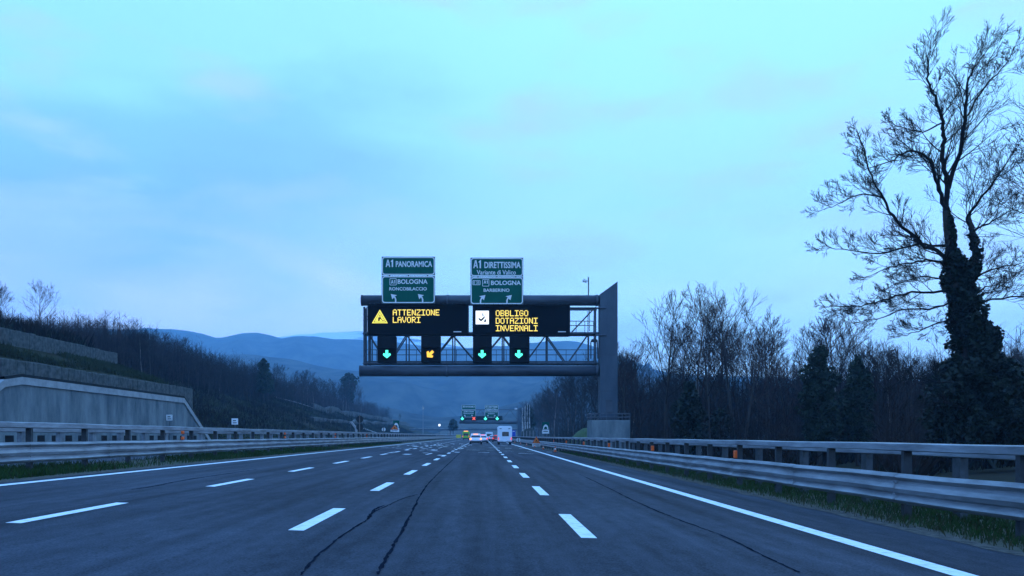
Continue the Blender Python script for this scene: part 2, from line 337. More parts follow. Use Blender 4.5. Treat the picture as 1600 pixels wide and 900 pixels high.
for pl, ww in (([(590,898),(606,868),(625,835),(645,798),(658,772),(672,753),(690,735),(708,718),(720,706)], .06),
               ([(470,899),(500,865),(545,830),(574,812),(585,800),(600,793),(628,780),(652,773)], .045),
               ([(905,741),(945,760),(1000,787),(1060,812),(1130,838),(1200,872),(1250,895)], .05),
               ([(600,790),(585,797),(575,811)], .08),
               ([(205,765),(240,760),(280,752),(330,744),(400,734)], .09)):
    strip('crack_seal', smooth([GX(*p) for p in pl], 12), ww * .5, .0055, 'seal', road, wob=.009, wv=.75)

# ------------------------------------------------------------------ far hills
def hill(name, D, prof, m, depth, rough, seed, nx=160, ny=26, x0=-500, x1=2100, kind='structure'):
    b = MB(); vs = []
    pxs = [lerp(x0, x1, i / (nx-1)) for i in range(nx)]
    for j in range(ny):
        v = j / (ny - 1); y = D - depth * (1 - v) if v < .8 else D - depth * .2
        yy = D - depth + depth * 1.35 * v
        sh = math.sin(min(1, v / .74) * math.pi / 2) ** .85 if v < .74 else 1 - (v - .74) / .26 * .6
        for px in pxs:
            X = PX(px, D); h = PZ(pw(px, prof), D)
            nn = noise.fractal(Vector((X / (D*.09), yy / (D*.09), seed)), 1.0, 2.1, 5)
            rg = abs(noise.noise(Vector((X / (D*.05), seed + 3, yy / (D * .2)))))
            z = h * sh + nn * rough * h * (1 - abs(sh)) * 1.6 - rg * rough * h * (1-sh) * 1.4 + noise.noise(Vector((X / (D*.012), yy/(D*.012), seed))) * D * .0011 + noise.noise(Vector((X / (D*.004), yy/(D*.004), seed))) * D * .0006
            vs.append((X, yy, z if v > 0 else -3))
    b.v = vs; b.f = [(j*nx+i, j*nx+i+1, (j+1)*nx+i+1, (j+1)*nx+i) for j in range(ny-1) for i in range(nx-1)]
    return tag(b.build(name, m, smooth=True), kind=kind)
def sp(pts): return smooth(pts, 6)
hill('mountain', 3300, sp([(-300,560),(200,560),(350,548),(440,528),(480,523),(520,520.5),(560,519),(600,523),(660,532),(750,548),(1000,590),(1700,600)]), 'snow', 500, .5, 1.3, x0=-200, x1=1600)
hill('far_hills', 2500, sp([(-500,500),(0,514),(150,517),(230,520),(262,520),(285,518),(315,522),(350,532),(380,527),(405,523),(430,526),(450,533),(475,531),(500,529),(530,533),(560,533),(640,541),(700,545),(760,546),(850,539),(880,537),(920,545),(960,562),(1100,590),(1600,600),(2200,600)]), 'farwood', 800, .5, 4.1, x0=-450, x1=1950)
hill('valley_hills', 1500, sp([(-500,520),(100,540),(250,552),(350,556),(450,563),(520,578),(600,586),(700,590),(800,586),(900,584),(1000,592),(1200,602),(1700,605)]), 'farwood', 520, .5, 8.2)
hill('low_hills', 950, sp([(-500,560),(100,590),(400,604),(520,628),(600,636),(680,652),(740,648),(800,632),(860,622),(1000,610),(1300,600),(2100,590)]), 'farwood', 260, .4, 12.7)

# ------------------------------------------------------------------ haze
hz = MB().box(-2750, 2750, -750, 4000, -6, 500).build('haze', None)
hm = bpy.data.materials.new('haze'); hm.use_nodes = True; t = hm.node_tree; t.nodes.clear()
mo = t.nodes.new('ShaderNodeOutputMaterial'); pv = t.nodes.new('ShaderNodeVolumePrincipled')
pv.inputs['Color'].default_value = (.36, .72, 1.0, 1); pv.inputs['Density'].default_value = .00031; pv.inputs['Anisotropy'].default_value = .0
t.links.new(pv.outputs[0], mo.inputs['Volume']); hz.data.materials.append(hm); tag(hz, kind='stuff')

# ------------------------------------------------------------------ retaining wall and gabions on the left
wx = -31.0
wt = thing('retaining_wall', (wx, 70, .3), 'long stained grey concrete retaining wall with pale coping and sloping ends behind the left guardrail', 'retaining wall')
wt['_abs'] = 1
def wtop(y): return pw(y, [(44, .4), (52.5, 4.9), (54.5, 5.2), (84, 5.15), (93, .45)])
ysw = [44, 48, 52.5, 53.5, 54.5, 60, 66, 72, 78, 84, 88, 93]
MB().prismx([(44, .2)] + [(y, wtop(y) - .42) for y in ysw] + [(93, .2)], wx - .3, wx).build('wall_face', 'concrete', wt)
b = MB(); n_ = len(ysw); vs = []
for y in ysw:
    z = wtop(y); vs += [(wx+.12, y, z-.5), (wx+.12, y, z), (wx-.4, y, z), (wx-.4, y, z-.5)]
fs = [(4*i+k, 4*i+(k+1)%4, 4*i+4+(k+1)%4, 4*i+4+k) for i in range(n_-1) for k in range(4)] + [(0,1,2,3), (4*n_-1,4*n_-2,4*n_-3,4*n_-4)]
b.add(vs, fs).build('coping', 'coping', wt)
b = MB(); vs = []
for y in ysw[2:]:
    z = wtop(y); vs += [(wx+.1, y, z+.002), (wx+.1, y, z+.2), (wx-.4, y, z+.2), (wx-.4, y, z+.002)]
n_ = len(ysw) - 2
b.add(vs, [(4*i+k, 4*i+(k+1)%4, 4*i+4+(k+1)%4, 4*i+4+k) for i in range(n_-1) for k in range(4)]).build('moss_cap', 'dirt', wt)
for i in range(24):
    y = 47.0 + i * 1.9
    MB().box(wx+.005, wx+.02, y, y + .95, .85, 1.28).build('drain_opening', 'black', wt)
def gabion(x, z0a, z0b, h, y0, y1, label):
    b = MB(); r_ = random.Random(int(y1)); 
    n = int((y1 - y0) / 1.0)
    for i in range(n):
        ya = y0 + i; zz = lerp(z0a, z0b, i / n) ; j = r_.uniform(-.03, .03)
        b.box(x - .9, x + j, ya + .01, ya + .99, zz - 2.2, zz + h + r_.uniform(-.04, .04), .05)
    return tag(b.build('gabion_wall', 'gabion'), label, 'gabion wall')
gabion(-33.2, 5.2, 5.2, 1.45, 40, 93, 'lower grey stone gabion band just above the concrete retaining wall')
gabion(-39.6, 8.6, 8.6, 1.6, 48, 88, 'upper grey stone gabion band higher on the left hillside')
def bandwall(pts, h, label):
    b = MB()
    for (x0_, y0_), (x1_, y1_) in zip(pts, pts[1:]):
        z0_, z1_ = ter(x0_, y0_), ter(x1_, y1_)
        b.add([(x0_+.1, y0_, z0_-.3), (x1_+.1, y1_, z1_-.3), (x1_+.1, y1_, z1_+h), (x0_+.1, y0_, z0_+h), (x0_-1.4, y0_, z0_+h+.2), (x1_-1.4, y1_, z1_+h+.2)], [(0,1,2,3), (3,2,5,4)])
    return tag(b.build('gabion_wall', 'gabion'), label, 'gabion wall')
bandwall([(-50, y) for y in range(240, 560, 8)], 1.9, 'far upper gabion band crossing the distant left slope below the bare trees')
bandwall([(-41 - .05*(y-200)*.4, y) for y in range(196, 420, 8)], 1.0, 'far lower pale gabion band crossing the distant left slope')
b = MB()
for i in range(26):
    t = i / 25; x = lerp(-60, -33, t) ; y = lerp(230, 262, t); 
    b.v += [(x, y, ter(x, y) + .35), (x, y + 4, ter(x, y + 4) + .35)]
b.f = [(2*i, 2*i+1, 2*i+3, 2*i+2) for i in range(25)]
tag(b.build('path', 'coping'), kind='structure')
MB_ = MB()
for i in range(15):
    for j in range(15):
        x = 9.3 + i * .75; y = 96 + j * 2.4; d2 = ((x - 14.5) / 3.2) ** 2 + ((y - 112) / 9) ** 2
        MB_.v.append((x, y, -1.15 + 3.6 * math.exp(-d2) + .12 * noise.noise(Vector((x, y, 0)))))
MB_.f = [(j*15+i, (j+1)*15+i, (j+1)*15+i+1, j*15+i+1) for i in range(14) for j in range(14)]
MB_.f = [f[::-1] for f in MB_.f]
tag(MB_.build('grass_mound', 'mound', smooth=True), kind='structure')

# ------------------------------------------------------------------ guardrails
THRIE = [(0,.27),(.045,.30),(.075,.335),(.045,.37),(0,.40),(0,.43),(.045,.46),(.075,.53),(.045,.60),(0,.63),(0,.66),(.045,.69),(.075,.725),(.045,.76),(0,.79)]
def guardrail(name, xf, side, y0, y1, label, zb, step=2.9, indiv=90, cut=.0, top=(1.17, 1.31), beam=True, pw_=.05, pm='postdark', deep=.24, ptop=None, phase=0):
    # side = +1: the beam faces -X (rail stands right of the road); -1: faces +X
    g = thing(name, (xf(y0), y0, zb(xf(y0))), label, 'guardrail', 'guardrails along the motorway'); g['_abs'] = 1
    ysr = []; y = y0
    while y < y1: ysr.append(y); y += 1.45 if y < 80 else 6
    if beam:
        b = MB(); n = len(THRIE)
        for k, y in enumerate(ysr):
            X = xf(y); s = 1 + (0.006 if k % 2 else 0)
            j = .008 * math.sin(y * 1.3)
            for dx, z in THRIE: b.v.append((X - side * (dx + .004), y, zb(X) + z + j))
            for dx, z in THRIE[::-1]: b.v.append((X - side * (dx - .006), y, zb(X) + z + j))
        m_ = 2 * n
        b.f = [(i*m_+k, i*m_+(k+1)%m_, (i+1)*m_+(k+1)%m_, (i+1)*m_+k) for i in range(len(ysr)-1) for k in range(m_)]
        b.f = [f if side > 0 else f[::-1] for f in b.f]
        for y in ysr[1::3]:
            if y > 90: break
            X = xf(y); X2 = xf(y + .32); o_ = len(b.v)
            for yy2, XX in ((y, X), (y + .32, X2)):
                for dx, z in THRIE: b.v.append((XX - side * (dx + .013), yy2, zb(XX) + z * 1.004))
            for k in range(n - 1):
                f = (o_ + k, o_ + k + 1, o_ + n + k + 1, o_ + n + k); b.f.append(f if side > 0 else f[::-1])
            for z in (.335, .43, .645, .725):
                b.tube([(X - side*.07, y, zb(X)+z), (X - side*.095, y, zb(X)+z)], .017, 6)
        b.build('beam', 'rail', g)
    b = MB(); tp = []
    z0t, z1t = top
    prof = [(0, z0t), (.03, z0t+.015), (.03, z1t-.015), (0, z1t), (-deep, z1t), (-deep, z1t-.03), (-.02, z1t-.035), (-.02, z0t+.03), (-deep, z0t+.03), (-deep, z0t)]
    n = len(prof)
    for y in ysr:
        X = xf(y)
        for dx, z in prof: b.v.append((X + .1 * side - side * dx, y, zb(X) + z + .006 * math.sin(y * .9)))
    b.f = [(i*n+k, i*n+(k+1)%n, (i+1)*n+(k+1)%n, (i+1)*n+k) for i in range(len(ysr)-1) for k in range(n)]
    if side < 0: b.f = [f[::-1] for f in b.f]
    b.build('top_rail', 'rail', g)
    rest = MB(); k = 0; y = y0 + .4 + phase
    while y < y1:
        X = xf(y) + side * .1; q = MB() if k < indiv else rest
        q.box(X, X + side * .14, y - pw_, y + pw_, zb(X) - .1, zb(X) + (ptop or z0t + .01)) if side > 0 else q.box(X - .14, X, y - pw_, y + pw_, zb(X) - .1, zb(X) + (ptop or z0t + .01))
        if beam and k < 40: q.box(min(X, X - side*.1), max(X, X - side*.1), y - .04, y + .04, zb(X) + .38, zb(X) + .68)
        if k < indiv: q.build('post', pm, g)
        k += 1; y += step if y < 200 else step * 2
    if rest.v: tag(rest.build('distant_posts', pm, g), kind='stuff')
    return g
xr = lambda y: 6.95 + .55 * math.exp(-max(0, y - 8) / 9)
def zr(x): return -.026 * x
g1 = guardrail('guardrail', xr, 1, 4, 330, 'grey steel guardrail with wave beam and raised top rail beside the right shoulder', zr, phase=1.1)
xl = lambda y: -11.5
g2 = guardrail('guardrail', xl, -1, 6, 560, 'blue-grey steel guardrail with wave beam and raised top rail along the left median', zr, top=(1.15, 1.30))
g3 = guardrail('guardrail', lambda y: xr(y) + 1.0, 1, 4, 330, 'second guardrail row of broad pale posts standing just behind the right guardrail', zr, step=3.3, beam=False, pw_=.12, pm='postmid', top=(1.08, 1.18), deep=.1)
g4 = guardrail('guardrail', lambda y: -13.0, -1, 6, 560, 'second guardrail row of broad pale posts facing the opposite carriageway beyond the left guardrail', lambda x: .33, step=2.1, beam=False, pw_=.13, pm='postlight', top=(1.02, 1.16), deep=.1)
for D in (23, 34, 45.6, 57, 69, 81):
    x = xr(D) + .05; MB().box(x, x + .1, D-.11, D+.11, gz(x) + .80, gz(x) + 1.02, .02).build('reflector', 'orange', g1)
for D in (31, 47, 63, 80):
    MB().box(-11.5, -11.42, D-.1, D+.1, .3+.80, .3+.92, .02).box(-11.5, -11.42, D-.1, D+.1, .3+1.02, .3+1.14, .02).build('reflector', 'orange', g2)

# ------------------------------------------------------------------ text helpers
FONT = {'A':'01110 10001 10001 11111 10001 10001 10001','T':'11111 00100 00100 00100 00100 00100 00100','E':'11111 10000 10000 11110 10000 10000 11111','N':'10001 11001 10101 10101 10101 10011 10001',
'Z':'11111 00001 00010 00100 01000 10000 11111','I':'11111 00100 00100 00100 00100 00100 11111','O':'01110 10001 10001 10001 10001 10001 01110','L':'10000 10000 10000 10000 10000 10000 11111',
'V':'10001 10001 10001 10001 01010 01010 00100','R':'11110 10001 10001 11110 10100 10010 10001','B':'11110 10001 10001 11110 10001 10001 11110','G':'01110 10001 10000 10111 10001 10001 01110',
'D':'11110 10001 10001 10001 10001 10001 11110'}
def led_text(s, px0, py0, D, y, parent, pitch=1.24, chp=7.42):
    for ci, ch in enumerate(s):
        b = MB()
        for r_, row in enumerate(FONT[ch].split()):
            for c_, v in enumerate(row):
                if v == '1':
                    x = PX(px0 + ci * chp + c_ * pitch, D); z = PZ(py0 + r_ * 1.33, D); h = .037
                    b.box(x, x + h * 1.85, y - .008, y, z - h * 2.05, z)
        b.build('led_letter', 'led_y', parent)
def text_mesh(s, x0, x1, z0, z1, y, parent, m='signwhite', name='lettering', bold=.012):
    if s == 'A1':
        W_ = x1 - x0; H_ = z1 - z0; b = MB()
        q = lambda pts: [(x0 + W_ * a, z0 + H_ * c) for a, c in pts]
        for pl in ([(0,0),(.15,0),(.37,1),(.22,1)], [(.62,0),(.47,0),(.25,1),(.40,1)], [(.13,.22),(.49,.22),(.46,.38),(.16,.38)], [(.82,0),(1,0),(1,1),(.88,1),(.82,.9)], [(.82,.9),(.70,.82),(.70,.66),(.82,.70)]):
            k = len(b.v); b.add([(x, y, z) for x, z in q(pl)], [tuple(range(len(pl)))])
        return b.build(name, m, parent)
    cu = bpy.data.curves.new('t', 'FONT'); cu.body = s; cu.offset = bold; cu.resolution_u = 3
    to = bpy.data.objects.new('t', cu); C.objects.link(to); bpy.context.view_layer.update()
    me = bpy.data.meshes.new_from_object(to.evaluated_get(bpy.context.evaluated_depsgraph_get()))
    bpy.data.objects.remove(to); bpy.data.curves.remove(cu)
    X = [v.co.x for v in me.vertices]; Y = [v.co.y for v in me.vertices]
    a, b_, c_, d_ = min(X), max(X), min(Y), max(Y)
    for v in me.vertices:
        v.co = ((v.co.x - a) / (b_ - a) * (x1 - x0) + x0, y, (v.co.y - c_) / (d_ - c_) * (z1 - z0) + z0)
    me.materials.clear(); me.materials.append(M[m]); me.name = name
    o = bpy.data.objects.new(name, me); C.objects.link(o); o.parent = parent; return o
def rrect(x0, x1, z0, z1, r, n=5):
    p = []
    for cx, cz, a0 in ((x1-r, z1-r, 0), (x0+r, z1-r, 90), (x0+r, z0+r, 180), (x1-r, z0+r, 270)):
        for i in range(n + 1): a = R(a0 + 90 * i / n); p.append((cx + r * math.cos(a), cz + r * math.sin(a)))
    return p
def ring(b, outer, inner, y):
    n = len(outer); b.add([(x, y, z) for x, z in outer] + [(x, y, z) for x, z in inner], [(i, (i+1)%n, (i+1)%n+n, i+n) for i in range(n)])
def poly(b, pts, y, th=.004): b.prism(pts, y - th, y)

# ------------------------------------------------------------------ gantry
GD = 75.0
def gx(px): return PX(px, GD)
def gzz(py): return PZ(py, GD)
def pipe(b, px0, px1, py0, py1, y, n=28):
    z = (gzz(py0) + gzz(py1)) / 2; r = abs(gzz(py0) - gzz(py1)) / 2
    b.tube([(gx(px0), y, z), (gx(px1), y, z)], r, n)
    return z, r
gt = thing('sign_gantry', (gx(950), GD, -.8), 'large dark grey cantilever sign gantry with two round beams spanning the near road', 'gantry'); gt['_abs'] = 1
b = MB(); cy = GD
cp = [(gx(936.5), -.9), (gx(963.5), -.9), (gx(963.5), gzz(441.5)), (gx(936.5), gzz(461))]
b.prism(cp[::1], cy - .55, cy + .75); b.build('column', 'gantry', gt)
b = MB()
for py in (500, 556, 612): b.box(gx(936.2), gx(963.8), cy - .565, cy + .765, gzz(py), gzz(py) + .05)
b.build('weld_seam', 'pipe', gt)
MB().box(gx(945), gx(955), cy - .59, cy - .553, gzz(645), gzz(625), .02).build('inspection_hatch', 'pipe', gt)
b = MB()
for i in range(8): b.box(gx(938 + i*3.3), gx(938.8 + i*3.3), cy - .8, cy - .73, gzz(654.6), gzz(653))
b.build('anchor_bolts', 'truss', gt)
for py0, py1, nm in ((461, 477.5, 'top_beam'), (571, 588, 'bottom_beam')):
    b = MB(); z, r = pipe(b, 563 if nm == 'bottom_beam' else 565.5, 936.8, py0, py1, cy + .1); bo = b.build(nm, 'pipe', gt, smooth=False)
    me = bo.data
    for p in me.polygons: p.use_smooth = len(p.vertices) == 4
    for fx in ((697, 931) if nm == 'bottom_beam' else (698, 931)):
        q = MB(); q.tube([(gx(fx), cy + .1, z), (gx(fx) + .09, cy + .1, z)], r * 1.09, 28); q.build('flange', 'truss', bo)
        q = MB(); q.tube([(gx(fx) + .095, cy + .1, z), (gx(fx) + .17, cy + .1, z)], r * 1.09, 28); q.build('flange', 'pipe', bo)
    q = MB(); q.tube([(gx(563.4 if nm[0] == 'b' else 566) - .1, cy + .1, z), (gx(563.4 if nm[0] == 'b' else 566) + .02, cy + .1, z)], r * 1.05, 28); q.build('end_cap', 'pipe', bo)
# truss planes: front (y+.1) and back (y+1.0)
yf, yb = cy + .55, cy + 1.5
b = MB()
for y in (yf, yb):
    b.bar((gx(568), y, gzz(478)), (gx(568), y, gzz(570)), .15)
    b.bar((gx(575), y, gzz(478)), (gx(575), y, gzz(570)), .10)
    b.bar((gx(566), y, gzz(520)), (gx(936), y, gzz(520)), .2)
    b.bar((gx(566), y, gzz(567)), (gx(936), y, gzz(567)), .12)
    b.bar((gx(880), y, gzz(480)), (gx(936), y, gzz(480)), .12)
for px in (566, 575, 634, 690, 735, 780, 854, 936):
    b.bar((gx(px), yf, gzz(520)), (gx(px), yb, gzz(520)), .1); b.bar((gx(px), yf, gzz(567)), (gx(px), yb, gzz(567)), .1)
b.build('truss_chords', 'truss', gt)
b = MB(); k = 0
pxs_ = [575, 634, 707, 785, 854, 920]
for y in (yf, yb):
    for px in pxs_: b.bar((gx(px + (3 if y == yb else 0)), y, gzz(520)), (gx(px + (3 if y == yb else 0)), y, gzz(567)), .085)
    for a, c_ in zip(pxs_, pxs_[1:]):
        mid = (a + c_) / 2
        b.bar((gx(a), y, gzz(522)), (gx(mid - 4), y, gzz(563)), .085); b.bar((gx(c_), y, gzz(522)), (gx(mid + 4), y, gzz(563)), .085)
    b.bar((gx(928), y, gzz(482)), (gx(896), y, gzz(516)), .085)
    b.bar((gx(932), y, gzz(478)), (gx(932), y, gzz(567)), .09)
    b.bar((gx(922), y, gzz(482)), (gx(922), y, gzz(516)), .05)
    b.bar((gx(566), y, gzz(500)), (gx(578), y, gzz(488)), .06)
b.build('truss_braces', 'truss', gt)
b = MB(); b.box(gx(566), gx(936), yf + .1, yb + .5, gzz(568) + .02, gzz(568) + .1); b.box(gx(566), gx(936), yb + .45, yb + .5, gzz(561), gzz(568) + .1); b.build('walkway', 'truss', gt)
b = MB()
for z in (gzz(543), gzz(551)): b.tube([(gx(566), yb + .5, z), (gx(934), yb + .5, z)], .035, 6)
for px in range(568, 934, 16): b.tube([(gx(px), yb + .5, gzz(567)), (gx(px), yb + .5, gzz(543))], .03, 6)
b.build('walkway_railing', 'truss', gt)
b = MB()
for z in (gzz(497), gzz(504)): b.tube([(gx(890), yb + .5, z), (gx(934), yb + .5, z)], .035, 6)
for px in (892, 904, 918, 932): b.tube([(gx(px), yb + .5, gzz(516)), (gx(px), yb + .5, gzz(497))], .03, 6)
b.build('upper_railing', 'truss', gt)
b = MB(); b.tube([(gx(924), yf - .2, gzz(560)), (gx(924), yf - .2, gzz(534)), (gx(926), yf - .2, gzz(530)), (gx(930), yf - .2, gzz(528.5)), (gx(934), yf - .2, gzz(531)), (gx(935), yf - .2, gzz(560))], .06, 6)
b.box(gx(924.5), gx(934.5), yf - .22, yf - .19, gzz(534), gzz(530)); b.build('access_hoop', 'postdark', gt)
b = MB()
for py in (483, 525): b.tube([(gx(929), cy - .62, gzz(py)), (gx(945), cy - .62, gzz(py))], .075, 8)
b.build('column_bracket', 'pipe', gt)
b = MB()
for px in (572, 740, 886):
    for d in (0, 5): b.bar((gx(px + d), yf - .1, gzz(478)), (gx(px + d), yf - .1, gzz(525)), .06)
b.build('display_hanger', 'truss', gt)
pd = MB(); pd.box(gx(920.5), gx(980.5), cy - 1.4, cy + 1.6, -1.2, gzz(657), .04); pd.build('pedestal', 'concrete', gt)
b = MB(); x0_, x1_, y0_, y1_ = gx(921), gx(980), cy - 1.35, cy + 1.55
for z in (gzz(646.5), gzz(652)):
    for a, c_ in (((x0_, y0_), (x1_, y0_)), ((x1_, y0_), (x1_, y1_)), ((x1_, y1_), (x0_, y1_)), ((x0_, y1_), (x0_, y0_))): b.tube([(*a, z), (*c_, z)], .035, 6)
for i in range(6):
    for y in (y0_, y1_): b.tube([(lerp(x0_, x1_, i/5), y, gzz(661)), (lerp(x0_, x1_, i/5), y, gzz(646.5))], .035, 6)
for y in (cy - .5, cy + .6):
    for x in (x0_, x1_): b.tube([(x, y, gzz(657)), (x, y, gzz(646.5))], .035, 6)
b.build('pedestal_railing', 'truss', gt)
b = MB(); b.box(gx(934), gx(966), cy - .72, cy + .95, gzz(657), gzz(654)); b.build('base_plate', 'pipe', gt)

def display(px0, px1, py0, py1, lines, tx, ty, pitchy, label, lab_px):
    d = thing('message_display', (gx((px0+px1)/2), cy - .6, gzz(py1)), label, 'display', 'electronic message displays on the gantry'); d['_abs'] = 1
    yy = cy - .62
    MB().box(gx(px0), gx(px1), yy, cy - .42 + .9, gzz(py1), gzz(py0), .04).build('housing', 'black', d)
    MB().box(gx(px0 + 2.5), gx(px1 - 2.5), yy - .012, yy - .002, gzz(py1 - 2.5), gzz(py0 + 2.5)).build('display_face', 'ledface', d)
    MB().box(gx(px0), gx(px1), yy - .25, yy - .01, gzz(py0) + .003, gzz(py0) + .05).build('visor', 'black', d)
    b = MB(); n = int((px1 - px0) / 7)
    for i in range(n): x = gx(px0 + 4 + i * (px1 - px0 - 8) / (n - 1)); b.box(x - .03, x + .03, yy - .2, yy + .1, gzz(py0) + .05, gzz(py0) + .13)
    b.build('fixing_bolts', 'truss', d)
    MB().box(gx(lab_px), gx(lab_px + 12), yy - .02, yy - .013, gzz(520.4), gzz(519)).build('maker_plate', 'signwhite', d)
    for i, s in enumerate(lines):
        o = led_text(s, tx, ty + i * pitchy, GD - .64, yy - .014, d)
    return d, yy
d1, yy = display(575.5, 732.5, 478, 524, ['ATTENZIONE', 'LAVORI'], 613.8, 483.6, 11.5, 'black message display with lit yellow triangle and text ATTENZIONE LAVORI', 709)
b = MB(); DD = GD - .64
def q_(px, py): return (PX(px, DD), PZ(py, DD))
tri_o = [q_(593.5, 483.6), q_(606, 505), q_(581, 505)]; tri_i = [q_(593.5, 488.4), q_(602, 502.8), q_(585, 502.8)]; tri_m = [q_(593.5, 487), q_(603.3, 503.5), q_(583.7, 503.5)]
ring(b, tri_o, tri_m, yy - .016); b.v = b.v; b.build('warning_triangle_rim', 'led_tri', d1)
b = MB(); b.prism(tri_i, yy - .020, yy - .014); b.build('warning_triangle', 'led_tri', d1)
b = MB()
for pl in ([(592,493),(594,492.4),(595,494),(593.4,495)], [(591,496),(594.5,495.2),(595.5,497.5),(597.5,499.2),(596.8,500),(593.8,498.2),(593.2,501.5),(590.6,501.5)], [(596,501.5),(598.5,499.8),(600.5,501.5)]):
    b.prism([q_(*p) for p in pl], yy - .026, yy - .021)
b.build('workman_symbol', 'black', d1)
d2, yy = display(738.5, 889.5, 479, 525.5, ['OBBLIGO', 'DOTAZIONI', 'INVERNALI'], 774.6, 484.8, 11.7, 'black message display with lit white square and text OBBLIGO DOTAZIONI INVERNALI', 871)
b = MB(); b.prism([q_(743.3, 485.6), q_(763.8, 485.6), q_(763.8, 506.6), q_(743.3, 506.6)], yy - .018, yy - .014); b.build('pictogram_field', 'led_w', d2)
b = MB()
for pl in ([(753.5,489),(755,489),(755.6,494),(754,494.6)], [(747,497.4),(749.5,497),(751.5,499),(753.5,497),(757,494),(758,495),(755.5,499),(752,502),(749.5,501)], [(756.5,501),(758.5,497.5),(760,502.8),(756,503.2)], [(757,493),(759,491),(760,492.4)]):
    b.prism([q_(*p) for p in pl], yy - .026, yy - .019)
b.build('winter_tyre_symbol', 'black', d2)

def arrow_poly(cx, cy_, s, ang):
    p = [(-.17,.5),(.17,.5),(.17,0),(.42,.12),(.5,-.12),(0,-.55),(-.5,-.12),(-.42,.12),(-.17,0)]
    a = R(ang); return [(cx + s*(x*math.cos(a) - z*math.sin(a)), cy_ + s*(x*math.sin(a) + z*math.cos(a))) for x, z in p]
def signal(px0, px1, py1, ax, kind, label):
    d = thing('lane_signal', (gx((px0+px1)/2), cy - .5, gzz(py1)), label, 'lane signal', 'lane control signals under the message displays'); d['_abs'] = 1
    y = cy - .5
    MB().box(gx(px0), gx(px1), y, y + .7, gzz(py1), gzz(526), .05).build('housing', 'black', d)
    MB().box(gx(px0 + 4), gx(px1 - 4), y - .012, y - .002, gzz(py1 - 3), gzz(545)).build('signal_face', 'ledface', d)
    MB().box(gx(px0 + 2), gx(px1 - 2), y - .3, y - .013, gzz(544), gzz(543.2)).build('visor', 'black', d)
    b = MB()
    if kind == 'down': b.prism(arrow_poly(gx(ax), gzz(554), .72, 0), y - .03, y - .014)
    else: b.prism(arrow_poly(gx(ax), gzz(554), .75, -45), y - .03, y - .014)
    b.build('lit_arrow', 'led_g' if kind == 'down' else 'led_o', d)
signal(590.5, 620, 567, 605.5, 'down', 'lane signal with lit green down arrow, below the yellow triangle display at the far left')
signal(658.5, 689, 567, 672.8, 'diag', 'lane signal with lit amber arrow slanting down to the left')
signal(739, 768.5, 567.5, 753.3, 'down', 'lane signal with lit green down arrow, directly below the lit white square pictogram')
signal(796, 827, 567.5, 810.3, 'down', 'rightmost lane signal with lit green down arrow, below the word INVERNALI')

def road_sign(D, s, px0, px1, tops, label, upper, lower, arrow_side, name='direction_sign', detail=True, group='green direction signs on the gantries'):
    (a0, a1, b0, b1) = tops; f = lambda px, py: (PX(px, D), PZ(py, D)); y = D
    d = thing(name, (PX((px0+px1)/2, D), D, PZ(b1, D)), label, 'direction sign', group); d['_abs'] = 1
    u = (px1 - px0) / 84.0
    for nm, p0, p1, items in (('upper_panel', a0, a1, upper), ('lower_panel', b0, b1, lower)):
        x0, z1 = f(px0, p0); x1, z0 = f(px1, p1)
        pn = MB().box(x0, x1, y, y + .08, z0, z1).build(nm, 'signback', d)
        MB().prism(rrect(x0 + .01, x1 - .01, z0 + .01, z1 - .01, .28 * s), y - .006, y - .002).build('green_face', 'green', pn)
        b = MB(); ring(b, rrect(x0 + .03*s, x1 - .03*s, z0 + .03*s, z1 - .03*s, .26*s), rrect(x0 + .12*s, x1 - .12*s, z0 + .12*s, z1 - .12*s, .19*s), y - .009); b.build('white_border', 'signwhite', pn)
        for it in items:
            if it[0] == 'T':
                _, s_, fx0, fx1, fy0, fy1 = it[:6]
                text_mesh(s_, lerp(x0, x1, fx0), lerp(x0, x1, fx1), lerp(z1, z0, fy1), lerp(z1, z0, fy0), y - .012, pn, bold=it[6] if len(it) > 6 else .012)
            elif it[0] == 'F':
                _, fx0, fx1, fy0, fy1 = it; b = MB()
                X0, X1, Z0, Z1 = lerp(x0,x1,fx0), lerp(x0,x1,fx1), lerp(z1,z0,fy1), lerp(z1,z0,fy0)
                ring(b, rrect(X0,X1,Z0,Z1,.08*s), rrect(X0+.045*s,X1-.045*s,Z0+.045*s,Z1-.045*s,.05*s), y - .010); b.build('route_badge_frame', 'signwhite', pn)
            elif it[0] == 'A':
                _, fx, fy, sg = it; cx, cz = lerp(x0, x1, fx), lerp(z1, z0, fy); b = MB(); k = .42 * s
                stem = [(.32,-.95),(.32,-.4),(.22,-.05),(0,.2)]
                L1 = [(.32+.15,-.95),(.32+.15,-.35),(.3,.06),(.1,.32)]; L2 = [(.32-.15,-.95),(.32-.15,-.42),(.08,-.14),(-.12,.1)]
                for i in range(3):
                    qd = [L1[i], L1[i+1], L2[i+1], L2[i]]; qd = [(cx + sg*k*x, cz + k*z) for x, z in qd]; b.prism(qd if sg < 0 else qd[::-1], y - .013, y - .010)
                hd = [(cx + sg*k*x, cz + k*z) for x, z in ((-.72,.78),(.62,.52),(.08,.24),(-.12,-.06),(-.42,-.35))]; b.prism(hd if sg < 0 else hd[::-1], y - .013, y - .010)
                b.build('arrow', 'signwhite', pn)
    b = MB()
    for px in (px0 + 12*u, (px0+px1)/2, px1 - 12*u):
        x = PX(px, D); b.box(x - .06*s, x + .06*s, y + .081, y + .24, PZ(b1, D), PZ(a0, D))
    b.build('mounting_frame', 'truss', d)
    return d
UP1 = [('T','A1',.075,.215,.16,.56,.02), ('T','PANORAMICA',.265,.945,.24,.56,.02)]
